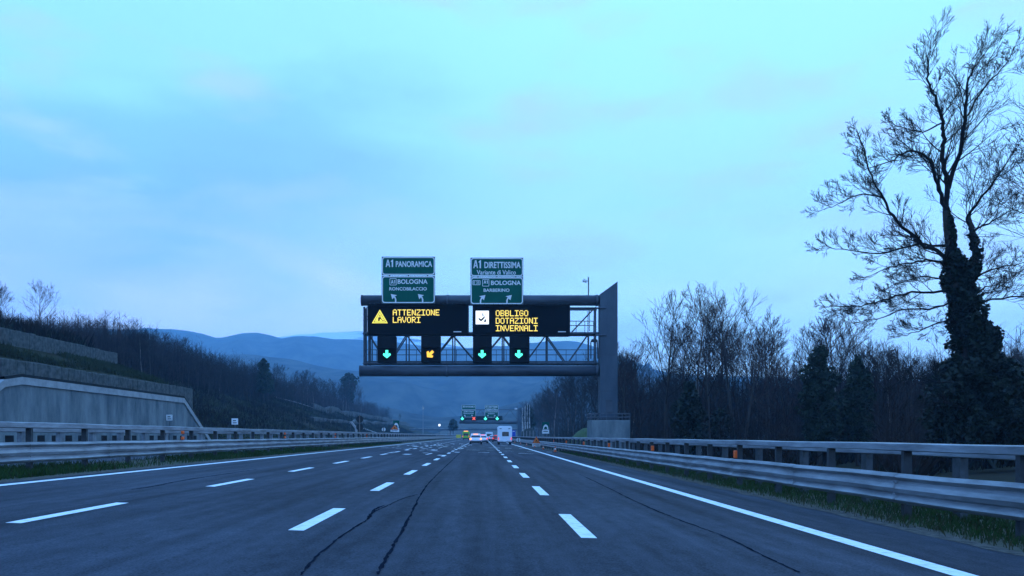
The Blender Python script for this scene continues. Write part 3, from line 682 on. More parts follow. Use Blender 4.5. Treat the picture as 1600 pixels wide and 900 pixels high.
LO1 = [('F',.15,.28,.09,.34), ('T','A1',.175,.255,.15,.28,.02), ('T','BOLOGNA',.30,.86,.12,.29,.02), ('T','RONCOBILACCIO',.145,.845,.41,.53,.02), ('A',.235,.79,1), ('A',.74,.79,1)]
UP2 = [('T','A1',.055,.20,.13,.56,.02), ('T','DIRETTISSIMA',.265,.95,.22,.56,.02), ('T','Variante di Valico',.12,.86,.66,.90,.012)]
LO2 = [('F',.04,.19,.12,.29), ('T','E 35',.06,.17,.155,.255,.012), ('F',.225,.355,.08,.34), ('T','A1',.25,.33,.12,.24,.02), ('T','BOLOGNA',.39,.955,.13,.29,.02), ('T','BARBERINO',.25,.74,.42,.54,.02), ('A',.22,.79,-1), ('A',.72,.79,-1)]
road_sign(GD - .75, 1, 596.3, 679.8, (401, 430, 431.2, 474), 'green direction sign reading A1 PANORAMICA BOLOGNA RONCOBILACCIO on the near gantry', UP1, LO1, -1)
road_sign(GD - .75, 1, 735, 817.6, (402.6, 432, 433, 475.6), 'green direction sign reading A1 DIRETTISSIMA Variante di Valico BOLOGNA BARBERINO on the near gantry', UP2, LO2, 1)
# camera mast
d = thing('traffic_camera', (gx(919.5), cy + .1, gzz(461.5)), 'small traffic camera on a thin mast standing on the near gantry beam', 'camera'); d['_abs'] = 1
MB().tube([(gx(919.7), cy+.1, gzz(461.5)), (gx(919.7), cy+.1, gzz(432.5))], .055, 8).build('mast', 'truss', d)
b = MB(); b.tube([(gx(919.7), cy+.1, gzz(439)), (gx(914), cy+.1, gzz(438)), (gx(914), cy+.1, gzz(436.5))], .04, 6); b.build('arm', 'truss', d)
b = MB(); b.tube([(gx(912.6), cy-.3, gzz(438.5)), (gx(912.6), cy+.2, gzz(438.5))], .13, 10); b.tube([(gx(915.8), cy-.2, gzz(439.5)), (gx(915.8), cy+.2, gzz(439.5))], .1, 10); b.build('camera_housing', 'signwhite', d)

# second, far gantry
D2 = 283.0
def fx(px, py, dy=0): return (PX(px, D2), D2 + dy, PZ(py, D2))
g = thing('sign_gantry', (PX(812, D2), D2, -.8), 'distant cantilever sign gantry far down the road above the traffic', 'gantry'); g['_abs'] = 1
b = MB(); b.prism([(PX(809,D2), -1), (PX(814.5,D2), -1), (PX(814.5,D2), PZ(636,D2)), (PX(809,D2), PZ(640,D2))], D2 - .6, D2 + .6); b.build('column', 'gantry', g)
MB().tube([fx(718, 659.6), fx(809.5, 660.4)], .55, 16).build('bottom_beam', 'pipe', g, True)
MB().tube([fx(721, 640, 1), fx(809.5, 640, 1)], .12, 8).bar(fx(721, 640, 1), fx(721, 656, 1), .1).bar(fx(740,656,1), fx(751,640,1), .1).bar(fx(762,656,1), fx(751,640,1), .1).bar(fx(785,656,1), fx(797,640,1), .1).bar(fx(809,656,1), fx(797,640,1), .1).bar(fx(718, 656.3, 1), fx(809, 656.3, 1), .12).build('truss', 'truss', g)
MB().box(PX(720,D2), PX(785,D2), D2-.5, D2-.2, PZ(657,D2), PZ(650,D2)).build('display_housing', 'black', g)
for cxp, m_, lb in ((722.5,'led_g','tiny green lane signal at the left end of the distant gantry'), (740.5,'led_r','tiny red lane signal on the distant gantry'), (758.5,'led_g','tiny green lane signal in the middle of the distant gantry, below its right-hand sign'), (776.8,'led_g','tiny green lane signal at the right end of the distant gantry')):
    q = thing('lane_signal', fx(cxp, 657, -1.2), lb, 'lane signal', 'lane signals on the distant gantry'); q['_abs'] = 1
    MB().box(PX(cxp-3.2,D2), PX(cxp+3.2,D2), D2-1.2, D2-.8, PZ(657.5,D2), PZ(650.5,D2), .05).build('housing', 'black', q)
    if m_ == 'led_g': MB().prism(arrow_poly(PX(cxp,D2), PZ(654,D2), 1.15, 0), D2-1.24, D2-1.205).build('lit_arrow', m_, q)
    else:
        b = MB()
        for s_ in (1, -1): b.bar((PX(cxp,D2)-.45, D2-1.24, PZ(654,D2)-.45*s_), (PX(cxp,D2)+.45, D2-1.24, PZ(654,D2)+.45*s_), .19)
        b.build('lit_cross', m_, q)
road_sign(D2 - .9, 1, 721.2, 743.6, (632.4, 640.2, 640.8, 652), 'small distant green direction sign on the left of the far gantry', UP1, LO1, -1, group='green direction signs on the distant gantry')
road_sign(D2 - .9, 1, 757.4, 778.8, (632.8, 640.4, 641, 652.4), 'small distant green direction sign on the right of the far gantry', UP2, LO2, 1, group='green direction signs on the distant gantry')
q = thing('floodlight', (PX(808, 240), 240, -.3), 'lamp mast with a box lamp on a short arm beside the distant gantry column', 'lamp'); q['_abs'] = 1
MB().tube([(PX(808,240), 240, -.5), (PX(808,240), 240, PZ(634,240))], .09, 8).build('mast', 'truss', q)
MB().box(PX(804.3,240), PX(808,240), 239.7, 240.1, PZ(640,240), PZ(637.6,240), .03).build('lamp_head', 'signwhite', q)

# overpass and far structures
DO = 430
q = thing('overpass', (PX(740, DO), DO, 0), 'low distant road overpass crossing the motorway below the far gantry', 'bridge'); q['_abs'] = 1
MB().box(PX(640,DO), PX(850,DO), DO, DO+9, PZ(672.5,DO), PZ(670,DO)).build('deck', 'pipe', q)
MB().box(PX(640,DO), PX(850,DO), DO-.2, DO-.002, PZ(670.6,DO), PZ(668.8,DO)).build('parapet', 'concrete', q)
for px in (702, 706, 797): MB().box(PX(px,DO)-.5, PX(px,DO)+.5, DO+1, DO+8, -.3, PZ(672.5,DO)).build('pier', 'coping', q)
b = MB()
for i in range(21):
    for j in range(7):
        px = lerp(668, 812, i/20); v = j/6; h = max(0, 1 - abs(px - 748)/78) ** .8
        b.v.append((PX(px,520), 455 + v*80, -.4 + (PZ(653,520) - 0) * h * math.sin(min(1, v*1.6)*math.pi/2)))
b.f = [(j+i*7, j+(i+1)*7, j+1+(i+1)*7, j+1+i*7) for i in range(20) for j in range(6)]
tag(b.build('embankment', 'gabion', smooth=True), kind='structure')
q = thing('telecom_mast', (PX(661, 420), 420, 3), 'white telecom mast rising above the left slope in the distance', 'mast'); q['_abs'] = 1
MB().tube([(PX(661,420), 420, 0), (PX(661,420), 420, PZ(633,420))], [.28, .12], 8).build('pole', 'postlight', q)
MB().tube([(PX(661,420), 420, PZ(640,420)), (PX(661,420), 420, PZ(635.5,420))], .55, 10).build('antenna_ring', 'coping', q)
q = thing('floodlight', (PX(686.5, 300), 300, 0), 'lit white floodlight on a post left of the distant gantry', 'lamp'); q['_abs'] = 1
MB().tube([(PX(686.5,300), 300, -.2), (PX(686.5,300), 300, PZ(662,300))], .08, 6).build('post', 'truss', q)
MB().box(PX(685.2,300), PX(688,300), 299.7, 300, PZ(666,300), PZ(662.6,300), .08).build('lamp_head', 'lamp', q)

# ------------------------------------------------------------------ vehicles
def lamp(b, x0, x1, y, z0, z1): b.box(x0, x1, y - .03, y + .02, z0, z1, .008)
def wheels(q, W, ys_, r=.33):
    for y in ys_:
        for s in (-1, 1):
            x = s * (W/2 - .13); o = MB().tube([(x - .11, y, r), (x + .11, y, r)], r, 20).build('wheel', 'tyre', q)
            MB().tube([(x + s*.11, y, r), (x + s*.125, y, r)], r * .62, 12).build('rim', 'rim', o)
def car(px, D, paint, label, cat='car', W=1.78, H=1.5, Lg=4.3, tail='tail', braking=True, group='vehicles driving away'):
    x = PX(px, D); q = thing('car', (x, D, gz(x)), label, cat, group)
    b = MB(); secs = []
    # stations along the length: y, half width low, half width top, z low, z belt/roof
    st = [(0,.40,.86,.62),(.12,.30,.93,.86),(.35,.24,.97,.95),(1.0,.22,1.0,.97),(2.6,.22,1.0,.95),(3.5,.24,.98,.86),(Lg-.15,.28,.9,.72),(Lg,.38,.82,.6)]
    for y, z0, k, z1 in st:
        h = W/2*k; secs.append([(-h*.9,y,z0),(-h,y,z0+.15),(-h,y,z1-.15),(-h*.93,y,z1),(h*.93,y,z1),(h,y,z1-.15),(h,y,z0+.15),(h*.9,y,z0)])
    vs = [v for s in secs for v in s]; n = len(secs)
    b.add(vs, [(i*8+k, (i+1)*8+k, (i+1)*8+(k+1)%8, i*8+(k+1)%8) for i in range(n-1) for k in range(8)] + [tuple(range(8)), tuple(range(n*8-1, n*8-9, -1))])
    b.build('body', paint, q, True)
    b = MB(); cs = []
    for y, z, k in ((.2,.93,.86),(.62,H-.05,.70),(1.3,H,.72),(2.1,H-.03,.71),(3.0,.93,.84)):
        h = W/2*k; cs.append((y, z, h))
    vs = []
    for y, z, h in cs: vs += [(-W/2*.88, y, .9), (-h, y, z), (h, y, z), (W/2*.88, y, .9)]
    b.add(vs, [(i*4+k, (i+1)*4+k, (i+1)*4+k+1, i*4+k+1) for i in range(4) for k in range(3)])
    b.build('cabin', paint, q)
    h0, h1 = W/2*.76, W/2*.63
    MB().add([(-h0,.225,1.0),(h0,.225,1.0),(h1,.565,H-.14),(-h1,.565,H-.14)], [(0,1,2,3)]).build('rear_window', 'glass', q)
    for s in (-1, 1):
        b = MB(); b.box(min(s*W*.36, s*W*.475), max(s*W*.36, s*W*.475), -.02, .1, .66, .9, .02); b.build('tail_light', tail, q)
    MB().box(-.26, .26, -.03, .01, .48, .59).build('number_plate', 'signwhite', q)
    MB().box(-W*.46, W*.46, -.05, .12, .26, .44, .03).build('bumper', 'tyre', q)
    if braking: MB().box(-.35, .35, .50, .56, H-.10, H-.04).build('brake_light', tail, q)
    wheels(q, W, (.75, Lg - .8)); return q
car(743.2, 117, 'white', 'white car with lit amber rear lights, nearest in the middle lane', W=1.82, H=1.55, tail='hazard')
car(754.3, 138, 'white', 'white car just ahead and to the right of the amber-lit white car', W=1.78)
car(769.6, 205, 'silver', 'silver car further ahead between the white cars and the motorhome', W=1.8, braking=False)
car(775.6, 176, 'redpaint', 'red car half hidden behind the left side of the motorhome', W=1.75)
def boxvan(name, px, D, W, H, Lg, paint, label, cat, door='glass', tl='tail', group='vehicles driving away'):
    x = PX(px, D); q = thing(name, (x, D, gz(x)), label, cat, group)
    MB().box(-W/2, W/2, 0, Lg, .45, H, .09).build('body', paint, q)
    MB().box(-W/2+.08, W/2-.08, .1, Lg-.1, .3, .448).build('chassis', 'tyre', q)
    MB().box(-W*.36, W*.36, -.02, -.001, H*.5, H*.78, .005).build('rear_window', door, q)
    for s in (-1, 1): MB().box(min(s*W*.4, s*W*.48), max(s*W*.4, s*W*.48), -.03, -.001, .8, 1.15, .008).build('tail_light', tl, q)
    MB().box(-W/2, W/2, -.08, .02, .3, .44, .02).build('bumper', 'tyre', q)
    wheels(q, W, (.9, Lg - 1.1), .36); return q
boxvan('van', 764.3, 232, 2.0, 2.35, 5.2, 'white', 'white van with dark rear far ahead of the silver car', 'van')
q = boxvan('works_truck', 728, 225, 1.9, 2.35, 4.8, 'greenpaint', 'lime green works truck parked at the left side of the road ahead', 'truck', group='works vehicles')
MB().box(-.6, .6, .3, .6, 2.352, 2.5, .03).build('beacon_bar', 'hazard', q)
# motorhome
x = PX(789, 121); q = thing('motorhome', (x, 121, gz(x)), 'tall white motorhome seen from behind in the right lane', 'motorhome', 'vehicles driving away')
MB().prism([(-1.02,.5),(1.02,.5),(1.05,.75),(1.05,2.6),(.98,2.72),(-.98,2.72),(-1.05,2.6),(-1.05,.75)], 0, 6.2).build('body', 'white', q)
MB().prism([(-.98,2.722),(.98,2.722),(.8,2.8),(-.8,2.8)], .05, 6.0).build('roof', 'white', q)
MB().box(-.35,.5,-.02,-.001,1.35,1.85,.008).build('rear_window', 'glass', q)
MB().box(-.42,.57,-.014,-.0005,1.28,1.92).build('window_frame', 'tyre', q)
for s in (-1, 1):
    MB().box(min(s*.88,s*1.0), max(s*.88,s*1.0), -.03,-.001,.72,1.1,.008).build('tail_light', 'tail', q)
    MB().box(min(s*.5,s*.8), max(s*.5,s*.8), -.02,-.001,2.35,2.45).build('marker_light', 'postdark', q)
MB().box(-1.0,1.0,-.1,.05,.42,.62,.02).build('bumper', 'silver', q)
MB().box(-.26,.26,-.13,-.101,.48,.59).build('number_plate', 'signwhite', q)
MB().box(-1.052,1.052,.5,5.4,.34,.498).build('skirt', 'tyre', q)
MB().prism([(-.95,.5),(.95,.5),(.9,2.0),(-.9,2.0)], 6.21, 7.2).build('cab', 'white', q)
wheels(q, 2.0, (1.3, 5.9), .35)
# yellow works barrier at the left
x = PX(716.5, 215); q = thing('works_barrier', (x, 215, gz(x)), 'small yellow works barrier standing left of the lime green truck', 'barrier'); 
MB().box(-.65,.65,-.04,.04,.5,1.4,.02).build('board', 'yellow', q); MB().box(-.55,-.45,-.3,.3,0,.5).box(.45,.55,-.3,.3,0,.5).build('feet', 'postdark', q)

# ------------------------------------------------------------------ small roadside signs
def tri_sign(px, D, py_top, py_bot, label, wpx, board=True):
    x = PX(px, D); z0 = PZ(py_bot, D); z1 = PZ(py_top, D); q = thing('works_sign', (x, D, z0), label, 'works sign', 'orange roadworks signs'); q['_abs'] = 1
    hw = wpx * D / F / 2; zb_ = lerp(z0, z1, .3) if board else z0
    MB().prism([(x - hw, zb_), (x + hw, zb_), (x, z1)], D, D + .04).build('triangle_plate', 'redpaint', q)
    k = .80; zc = zb_ + (z1 - zb_) / 3
    MB().prism([(x - hw*k, zc + (zb_-zc)*k), (x + hw*k, zc + (zb_-zc)*k), (x, zc + (z1-zc)*k)], D - .012, D - .002).build('orange_face', 'worksign', q)
    b = MB(); s = hw / .55
    b.prism([(x-.10*s,zc-.16*s),(x-.02*s,zc-.16*s),(x+.0*s,zc+.0*s),(x+.12*s,zc-.08*s),(x+.15*s,zc-.03*s),(x+.0*s,zc+.16*s),(x-.08*s,zc+.08*s)], D-.02, D-.014)
    b.prism([(x+.10*s,zc-.16*s),(x+.3*s,zc-.16*s),(x+.2*s,zc-.05*s)], D-.02, D-.014); b.build('workman_symbol', 'black', q)
    if board:
        MB().box(x - hw, x + hw, D + .002, D + .03, z0, zb_ - .03).build('text_plate', 'signwhite', q)
        MB().box(x - hw*.75, x + hw*.75, D - .006, D + .0, lerp(z0, zb_, .35), lerp(z0, zb_, .6)).build('plate_marking', 'postdark', q)
    MB().tube([(x - .2, D+.08, min(z0, gz(x)) ), (x - .2, D+.08, zb_+.2)], .025, 6).tube([(x + .2, D+.08, min(z0, gz(x))), (x + .2, D+.08, zb_+.2)], .025, 6).build('stand', 'postdark', q)
    return q
tri_sign(838, 98, 681.5, 697.5, 'orange triangular roadworks sign with white plate standing on the right shoulder', 13)
q = tri_sign(616.5, 118, 663.5, 674.5, 'orange triangular roadworks sign beyond the left median guardrail', 12.5)
def service_sign(px, D, py0, py1, wpx, label):
    x = PX(px, D); q = thing('service_sign', (x, D, gz(x)), label, 'road sign', 'green and white service signs'); q['_abs'] = 1
    hw = wpx*D/F/2; z0, z1 = PZ(py1, D), PZ(py0, D); zm = lerp(z0, z1, .36)
    MB().box(x-hw, x+hw, D, D+.04, zm, z1).build('green_panel', 'green', q)
    b = MB(); pts = [(x + hw*.8*math.cos(R(a)), zm + .06 + (z1-zm)*.62*math.sin(R(a))) for a in range(0, 181, 15)]; pts += [(x - hw*.8, zm+.03), (x + hw*.8, zm+.03)][::1]
    b.prism(pts, D-.01, D-.002); b.build('white_arch', 'signwhite', q)
    b = MB(); pts = [(x + hw*.5*math.cos(R(a)), zm + .05 + (z1-zm)*.36*math.sin(R(a))) for a in range(0, 181, 15)]; b.prism(pts, D-.018, D-.012); b.build('green_symbol', 'green', q)
    MB().box(x-hw, x+hw, D, D+.04, z0, zm-.03).build('white_panel', 'signwhite', q)
    MB().box(x-hw*.7, x+hw*.7, D-.008, D-.002, lerp(z0,zm,.42), lerp(z0,zm,.62)).build('panel_text', 'postdark', q)
    MB().tube([(x-hw*.5, D+.08, -.5), (x-hw*.5, D+.08, z1)], .04, 6).tube([(x+hw*.5, D+.08, -.5), (x+hw*.5, D+.08, z1)], .04, 6).build('posts', 'truss', q)
service_sign(852.6, 112, 659.5, 677.5, 10.5, 'green and white service sign on posts at the right edge of the wood')
service_sign(619, 122, 657, 675, 9.5, 'green and white service sign behind the orange triangle left of the road')
def disc_pole(px, D, label, discs, pole_top, group=None, m='darkdisc'):
    x = PX(px, D); q = thing('road_sign', (x, D, .3), label, 'road sign', group); q['_abs'] = 1
    MB().tube([(x, D-.06, .0), (x, D-.06, PZ(pole_top, D))], .05, 8).build('pole', 'barkpale', q)
    for py, rpx in discs: MB().tube([(x, D, PZ(py, D)), (x, D+.03, PZ(py, D))], rpx*D/F, 24).build('disc', m, q)
disc_pole(562, 82, 'two dark round sign backs on one pole beyond the left median', ((655, 5.6), (667.5, 5.6)), 648)
disc_pole(810, 128, 'small round red-edged sign low on the right shoulder beside the motorhome', ((687.5, 3.4),), 684, m='signwhite')
x = PX(810, 128); b = MB()
disc_pole(599.5, 100, 'small round pale sign above the left median guardrail', ((671, 3.0),), 668, m='signwhite')
def small_board(px, D, py0, py1, wpx, label, xw=None, rot=False):
    x = PX(px, D); q = thing('notice_board', (x, D, .3), label, 'sign', None); q['_abs'] = 1
    hw = wpx*D/F/2; z0, z1 = PZ(py1, D), PZ(py0, D)
    MB().box(x-hw, x+hw, D, D+.03, z0, z1).build('white_board', 'signwhite', q)
    b = MB(); b.box(x-hw*.6, x+hw*.6, D-.008, D-.002, lerp(z0,z1,.2), lerp(z0,z1,.35)); b.box(x-hw*.6, x+hw*.4, D-.008, D-.002, lerp(z0,z1,.55), lerp(z0,z1,.72)); b.build('board_marking', 'postdark', q)
    MB().tube([(x, D+.07, .2), (x, D+.07, z1)], .035, 6).build('post', 'truss', q)
small_board(366.8, 62, 653.8, 663.3, 10, 'small white square sign standing alone above the left guardrail on the dark slope')
small_board(264.5, 79, 648, 657, 9.5, 'small white square sign in front of the concrete retaining wall')
q = thing('road_sign', (PX(802, 190), 190, -.2), 'small blue sign right of the motorhome', 'road sign'); q['_abs'] = 1
MB().box(PX(799.5,190), PX(805.5,190), 190, 190.04, PZ(682,190), PZ(672,190)).build('blue_panel', 'blue', q)
MB().box(PX(800.8,190), PX(804.2,190), 189.985, 189.995, PZ(674.5,190), PZ(673.4,190)).build('panel_marking', 'signwhite', q)
MB().tube([(PX(802.5,190), 190.1, -.3), (PX(802.5,190), 190.1, PZ(672,190))], .04, 6).build('post', 'truss', q)
# grey cabinet and tilted sign beside the disc pole
q = thing('impact_attenuator', (PX(553, 84), 84, .3), 'pale grey slanted end piece of a barrier beside the dark round signs', 'barrier'); q['_abs'] = 1
MB().prism([(PX(547,84), PZ(659,84)), (PX(550,84), PZ(658.5,84)), (PX(558,84), PZ(669,84)), (PX(558,84), .3), (PX(555,84), .3), (PX(555,84), PZ(670,84))], 83.8, 84.2).build('slanted_plate', 'coping', q)
MB().bar((PX(548,84), 84, .3), (PX(548,84), 84, PZ(660,84)), .06).build('post', 'truss', q)
# traffic cones along the right shoulder
c0 = None
for i, D in enumerate((70, 84, 98, 116, 135, 160)):
    x = 6.2
    if c0 is None:
        c0 = thing('traffic_cone', (x, D, gz(x)), 'orange traffic cone in the row along the right guardrail', 'cone', 'traffic cones along the right guardrail')
        MB().tube([(0,0,.03),(0,0,.5)], [.13,.03], 12).build('cone_body', 'coneorange', c0); MB().box(-.18,.18,-.18,.18,0,.03).build('base', 'tyre', c0); MB().tube([(0,0,.24),(0,0,.34)], [.094,.074], 12).build('white_band', 'signwhite', c0)
    else: c = copy_tree(c0); c.location = (x, D, gz(x)); c.scale = (.8,.8,.8)
# crash cushion of rocks / grey sheeting right of far gantry
q = thing('noise_barrier', (PX(826, 170), 170, -.5), 'grey sheeted barrier end sloping down beside the distant gantry column', 'barrier'); q['_abs'] = 1
b = MB(); b.prism([(PX(815.5,170), -.5), (PX(815.5,170), PZ(675,170)), (PX(822,170), PZ(670,170)), (PX(832,170), PZ(668,170)), (PX(836,170), PZ(673,170)), (PX(838,170), -.5)], 170, 174); b.build('panel', 'gabion', q)
for i in range(4): x = PX(818+i*5,170); q2 = MB().box(x-.05, x+.05, 169.9, 169.998, -.4, PZ(673,170)).build('rib', 'coping', q)

# ------------------------------------------------------------------ trees
def perp(d, ang, az):
    a = d.orthogonal().normalized(); b = d.cross(a)
    ax = a * math.cos(az) + b * math.sin(az)
    return (d * math.cos(ang) + ax * math.sin(ang)).normalized()
def branch(b, p, d, ln, r, lvl, rg, up=.25, n=4, minr=.012, dens=1.0, wig=.18, sides=3, spread=(.5,.95), tipb=None):
    pts = [p.copy()]; rad = [r]; dirs = [d.copy()]
    for i in range(n):
        d = (d + Vector((rg.uniform(-1,1), rg.uniform(-1,1), rg.uniform(-1,1))) * wig + Vector((0,0,up * .35))).normalized()
        p = p + d * (ln / n); pts.append(p.copy()); rad.append(max(minr * .6, r * (1 - .78 * (i+1) / n))); dirs.append(d.copy())
    (tipb if (tipb is not None and lvl <= 0) else b).tube(pts, rad, sides if r < .06 else 5, cap=False)
    if lvl <= 0: return
    k = max(2, int(rg.uniform(4.2, 6.2) * dens))
    for j in range(k):
        t = .22 + .78 * (j + rg.random() * .8) / k; q = min(n - 1, int(t * n)); f = t * n - q
        pp = pts[q].lerp(pts[q+1], min(1, f)); rr = max(minr, lerp(rad[q], rad[q+1], min(1, f)) * .62)
        branch(b, pp, perp(dirs[q+1], rg.uniform(*spread), rg.uniform(0, 6.28)), ln * rg.uniform(.46, .74) * (1.1 - .45 * t), rr, lvl - 1, rg, up, max(2, n-1), minr, dens * (.95 if lvl > 1 else .8), wig, sides, spread, tipb)
def tree_meshes(seed, H, r0, lvl=3, style=0, dens=1.0, minr=.016):
    rg = random.Random(seed); tb = MB(); cb = MB()
    p = Vector((0,0,-.4)); d = Vector((rg.uniform(-.08,.08), rg.uniform(-.08,.08), 1)).normalized(); pts = [p.copy()]; rad = [r0*1.25]; n = 9
    for i in range(n):
        d = (d + Vector((rg.uniform(-1,1), rg.uniform(-1,1), .55)) * .10).normalized(); p = p + d * ((H + .4) * .9 / n); pts.append(p.copy()); rad.append(r0 * (1 - .9 * (i+1)/n) + .012)
    tb.tube(pts, rad, 8, cap=False)
    lo = (.42, .25, .55)[style]; k = int((13, 17, 10)[style] * dens)
    for j in range(k):
        t = lo + (1 - lo) * (j + rg.random()*.7) / k; q = min(n-1, int(t*n)); pp = pts[q].lerp(pts[q+1], min(1, t*n-q)); rr = lerp(rad[q], rad[q+1], .5) * .55
        L_ = H * (.34, .26, .36)[style] * (1.25 - .75 * (t-lo)/(1-lo)) * rg.uniform(.75, 1.15)
        branch(cb, pp, perp((pts[q+1]-pts[q]).normalized(), rg.uniform(.5, .95), rg.uniform(0, 6.28)), L_, max(minr*1.4, rr), lvl, rg, .42, 4, minr, dens * .85, .11, 3, (.4, .8))
    return tb, cb
def tree(name, loc, label, group, tb, cb, bm='bark', cm='twig', sc_=1, rz=0, cat='tree'):
    q = thing(name, loc, label, cat, group, rz); q.scale = (sc_,)*3
    tb.build('trunk', bm, q, True); cb.build('crown', cm, q); return q
protos = []
for i, (H, r0, st, bm, cm, dn) in enumerate([(13,.17,0,'bark','twig',1.0),(12,.14,0,'barkpale','twig2',1.0),(13.5,.2,2,'bark','twig',1.1),(11,.12,1,'bark','twig2',1.0),(12.5,.15,1,'bark','twig',.95),(10.5,.13,0,'barkpale','twig',1.15),(12,.16,2,'bark','twig2',1.1)]):
    tb, cb = tree_meshes(100 + i, H, r0, 3, st, dn); q = tree('bare_tree', (0,0,0), 'x', None, tb, cb, bm, cm); q['H'] = H; protos.append(q)
used = [False] * len(protos)
def place(i, x, y, H, label, group, rz=None, z=None):
    p = protos[i]; o = p if not used[i] else copy_tree(p); used[i] = True
    o.location = (x, y, (ter(x, y) if z is None else z)); k = H / p['H']; o.scale = (k * rnd.uniform(.92, 1.12), k * rnd.uniform(.92, 1.12), k); o.rotation_euler = (0, 0, rnd.uniform(0, 6.28) if rz is None else rz)
    tag(o, label, 'tree', group)
    if not group and 'group' in o: del o['group']
    return o
# front-row trees that can be told apart  (px, top py, D)
for i, px, py, D, lb in ((0, 1040, 480, 66, 'tall spreading bare tree nearest to the right of the gantry column'),
                         (1, 1097, 466, 64, 'tall bare tree with a pale straight trunk, second right of the gantry column'),
                         (2, 1152, 474, 70, 'tall bare tree standing third to the right of the gantry column'),
                         (4, 1195, 484, 72, 'bare tree fourth to the right of the gantry column'),
                         (3, 1262, 500, 66, 'slender bare tree rising behind the ivy-clad evergreen pair'),
                         (5, 1302, 498, 68, 'slender pale bare tree rising just right of the ivy-clad evergreen'),
                         (6, 975, 545, 76, 'low bare tree immediately right of the gantry column')):
    x = PX(px, D); z = ter(x, D); place(i, x, D, PZ(py, D) - z, lb, None)
# right-hand wood, roughly from front to back
WOODR = 'bare trees of the dense wood behind the right guardrail'; cnt = 0
rg = random.Random(21); lr = 'leafless dark tree crowded in the dense wood behind the right guardrail'
spots = []
for row in range(150):
    for t in range(60):
        D = 52 + 290 * rg.random() ** 1.4; x = 14.5 + rg.random() ** 1.3 * (18 + D * .75)
        if x / D > .70 or (D < 78 and x < 17): continue
        px = VX + x * F / D
        if 1245 < px < 1375 and D < 66: continue
        if 1430 < px and D < 60: continue
        if all((x-a)**2 + (D-b_)**2 > (2.7 + D*.008)**2 for a, b_ in spots): spots.append((x, D)); break
    if len(spots) >= 150: break
for x, D in spots:
    px = VX + x * F / D
    lim = pw(px, [(790, 690), (812, 652), (835, 615), (860, 588), (900, 572), (950, 556), (990, 538), (1030, 520), (1100, 512), (1230, 520), (1300, 530), (1400, 552), (1600, 556)])
    lim += rg.uniform(-8, 22); H = PZ(lim, D) - ter(x, D)
    if H < 3.5: H = rg.uniform(3.5, 6)
    if H > 14: H = rg.uniform(9, 14)
    place(rg.randrange(7), x, D, H, lr, WOODR)
# far right-hand roadside wood seen as the dark flank beside the far gantry
for i in range(34):
    D = 120 + i * 7.5 + rg.uniform(-3, 3); x = 15 + rg.uniform(0, 12) + i * .08; px = VX + x * F / D
    lim = pw(px, [(790, 668), (812, 652), (835, 615), (860, 588), (900, 578), (950, 560)]) + rg.uniform(-3, 12)
    place(rg.randrange(7), x, D, max(4, min(15, PZ(lim, D) - ter(x, D))), 'leafless tree in the wood flanking the motorway beyond the near gantry', 'bare trees flanking the motorway beyond the near gantry')
# left hillside wood
WOODL = 'bare trees along the ridge of the left hillside'; ll = 'leafless tree in the purple-brown wood along the ridge of the left hillside'
for i in range(112):
    D = 76 + 420 * (i / 112) ** 1.35 + rg.uniform(-3, 3); x = -(49 + rg.random() ** 1.2 * 24) - max(0, (D - 330)) * .0
    px = VX + x * F / D
    lim = pw(px, [(-60, 478), (0, 486), (50, 494), (100, 496), (130, 488), (165, 492), (200, 496), (240, 511), (300, 536), (350, 556), (410, 571), (470, 577), (540, 600), (590, 628), (640, 655), (700, 672)]) + rg.uniform(-3, 22)
    H = PZ(lim, D) - ter(x, D)
    if H < 2.5: H = rg.uniform(2.5, 4.5)
    if D < 105 and x > -56: continue
    place(rg.randrange(7), x, D, min(13, H), ll, WOODL)
D = 110; x = PX(66, D); place(1, x, D, PZ(446, D) - ter(x, D), 'lone forked pale bare tree sticking up above the ridge at far left', None)
D = 100; x = PX(-8, D); place(5, x, D, PZ(447, D) - ter(x, D), 'pale bare treetop at the extreme left edge above the ridge', None)

# ------------------------------------------------------------------ leafy clumps, ivy and evergreens
def leaves(b, prof, n, size, rg, cx=0, cy=0, lump=.35, bottom=0, squash=1.0, seed=0):
    """prof: [(z, radius)] with hollow and dense patches; leaf quads are scattered through the volume."""
    zs = [p[0] for p in prof]; z0, z1 = zs[0], zs[-1]; mr_ = max(p[1] for p in prof); k = 0
    while k < n:
        z = rg.uniform(z0, z1); rr = pw(z, prof)
        if rg.random() > (rr / mr_) ** 1.2 + .08: continue
        a = rg.uniform(0, 6.2832); u = 1 - rg.random() ** 1.7 * .75
        nn = noise.noise(Vector((math.cos(a) * 1.6 * rr + seed, math.sin(a) * 1.6 * rr, z * .85 + seed)))
        r2 = rr * u * (1 + lump * 2.2 * nn)
        if nn < -.28 and rg.random() < .8: continue
        px_, py_ = cx(z) if callable(cx) else cx, cy(z) if callable(cy) else cy
        c = Vector((px_ + r2 * math.cos(a), py_ + r2 * math.sin(a) * squash, z + rg.uniform(-.1, .1)))
        d1 = Vector((rg.uniform(-1,1), rg.uniform(-1,1), rg.uniform(-.8,.8))).normalized(); d2 = d1.cross(Vector((rg.uniform(-1,1), rg.uniform(-1,1), rg.uniform(-1,1)))).normalized()
        s = size * rg.uniform(.6, 1.35)
        b.add([c - d1*s, c - d2*s*.6, c + d1*s, c + d2*s*.6], [(0,1,2,3)]); k += 1
    return b
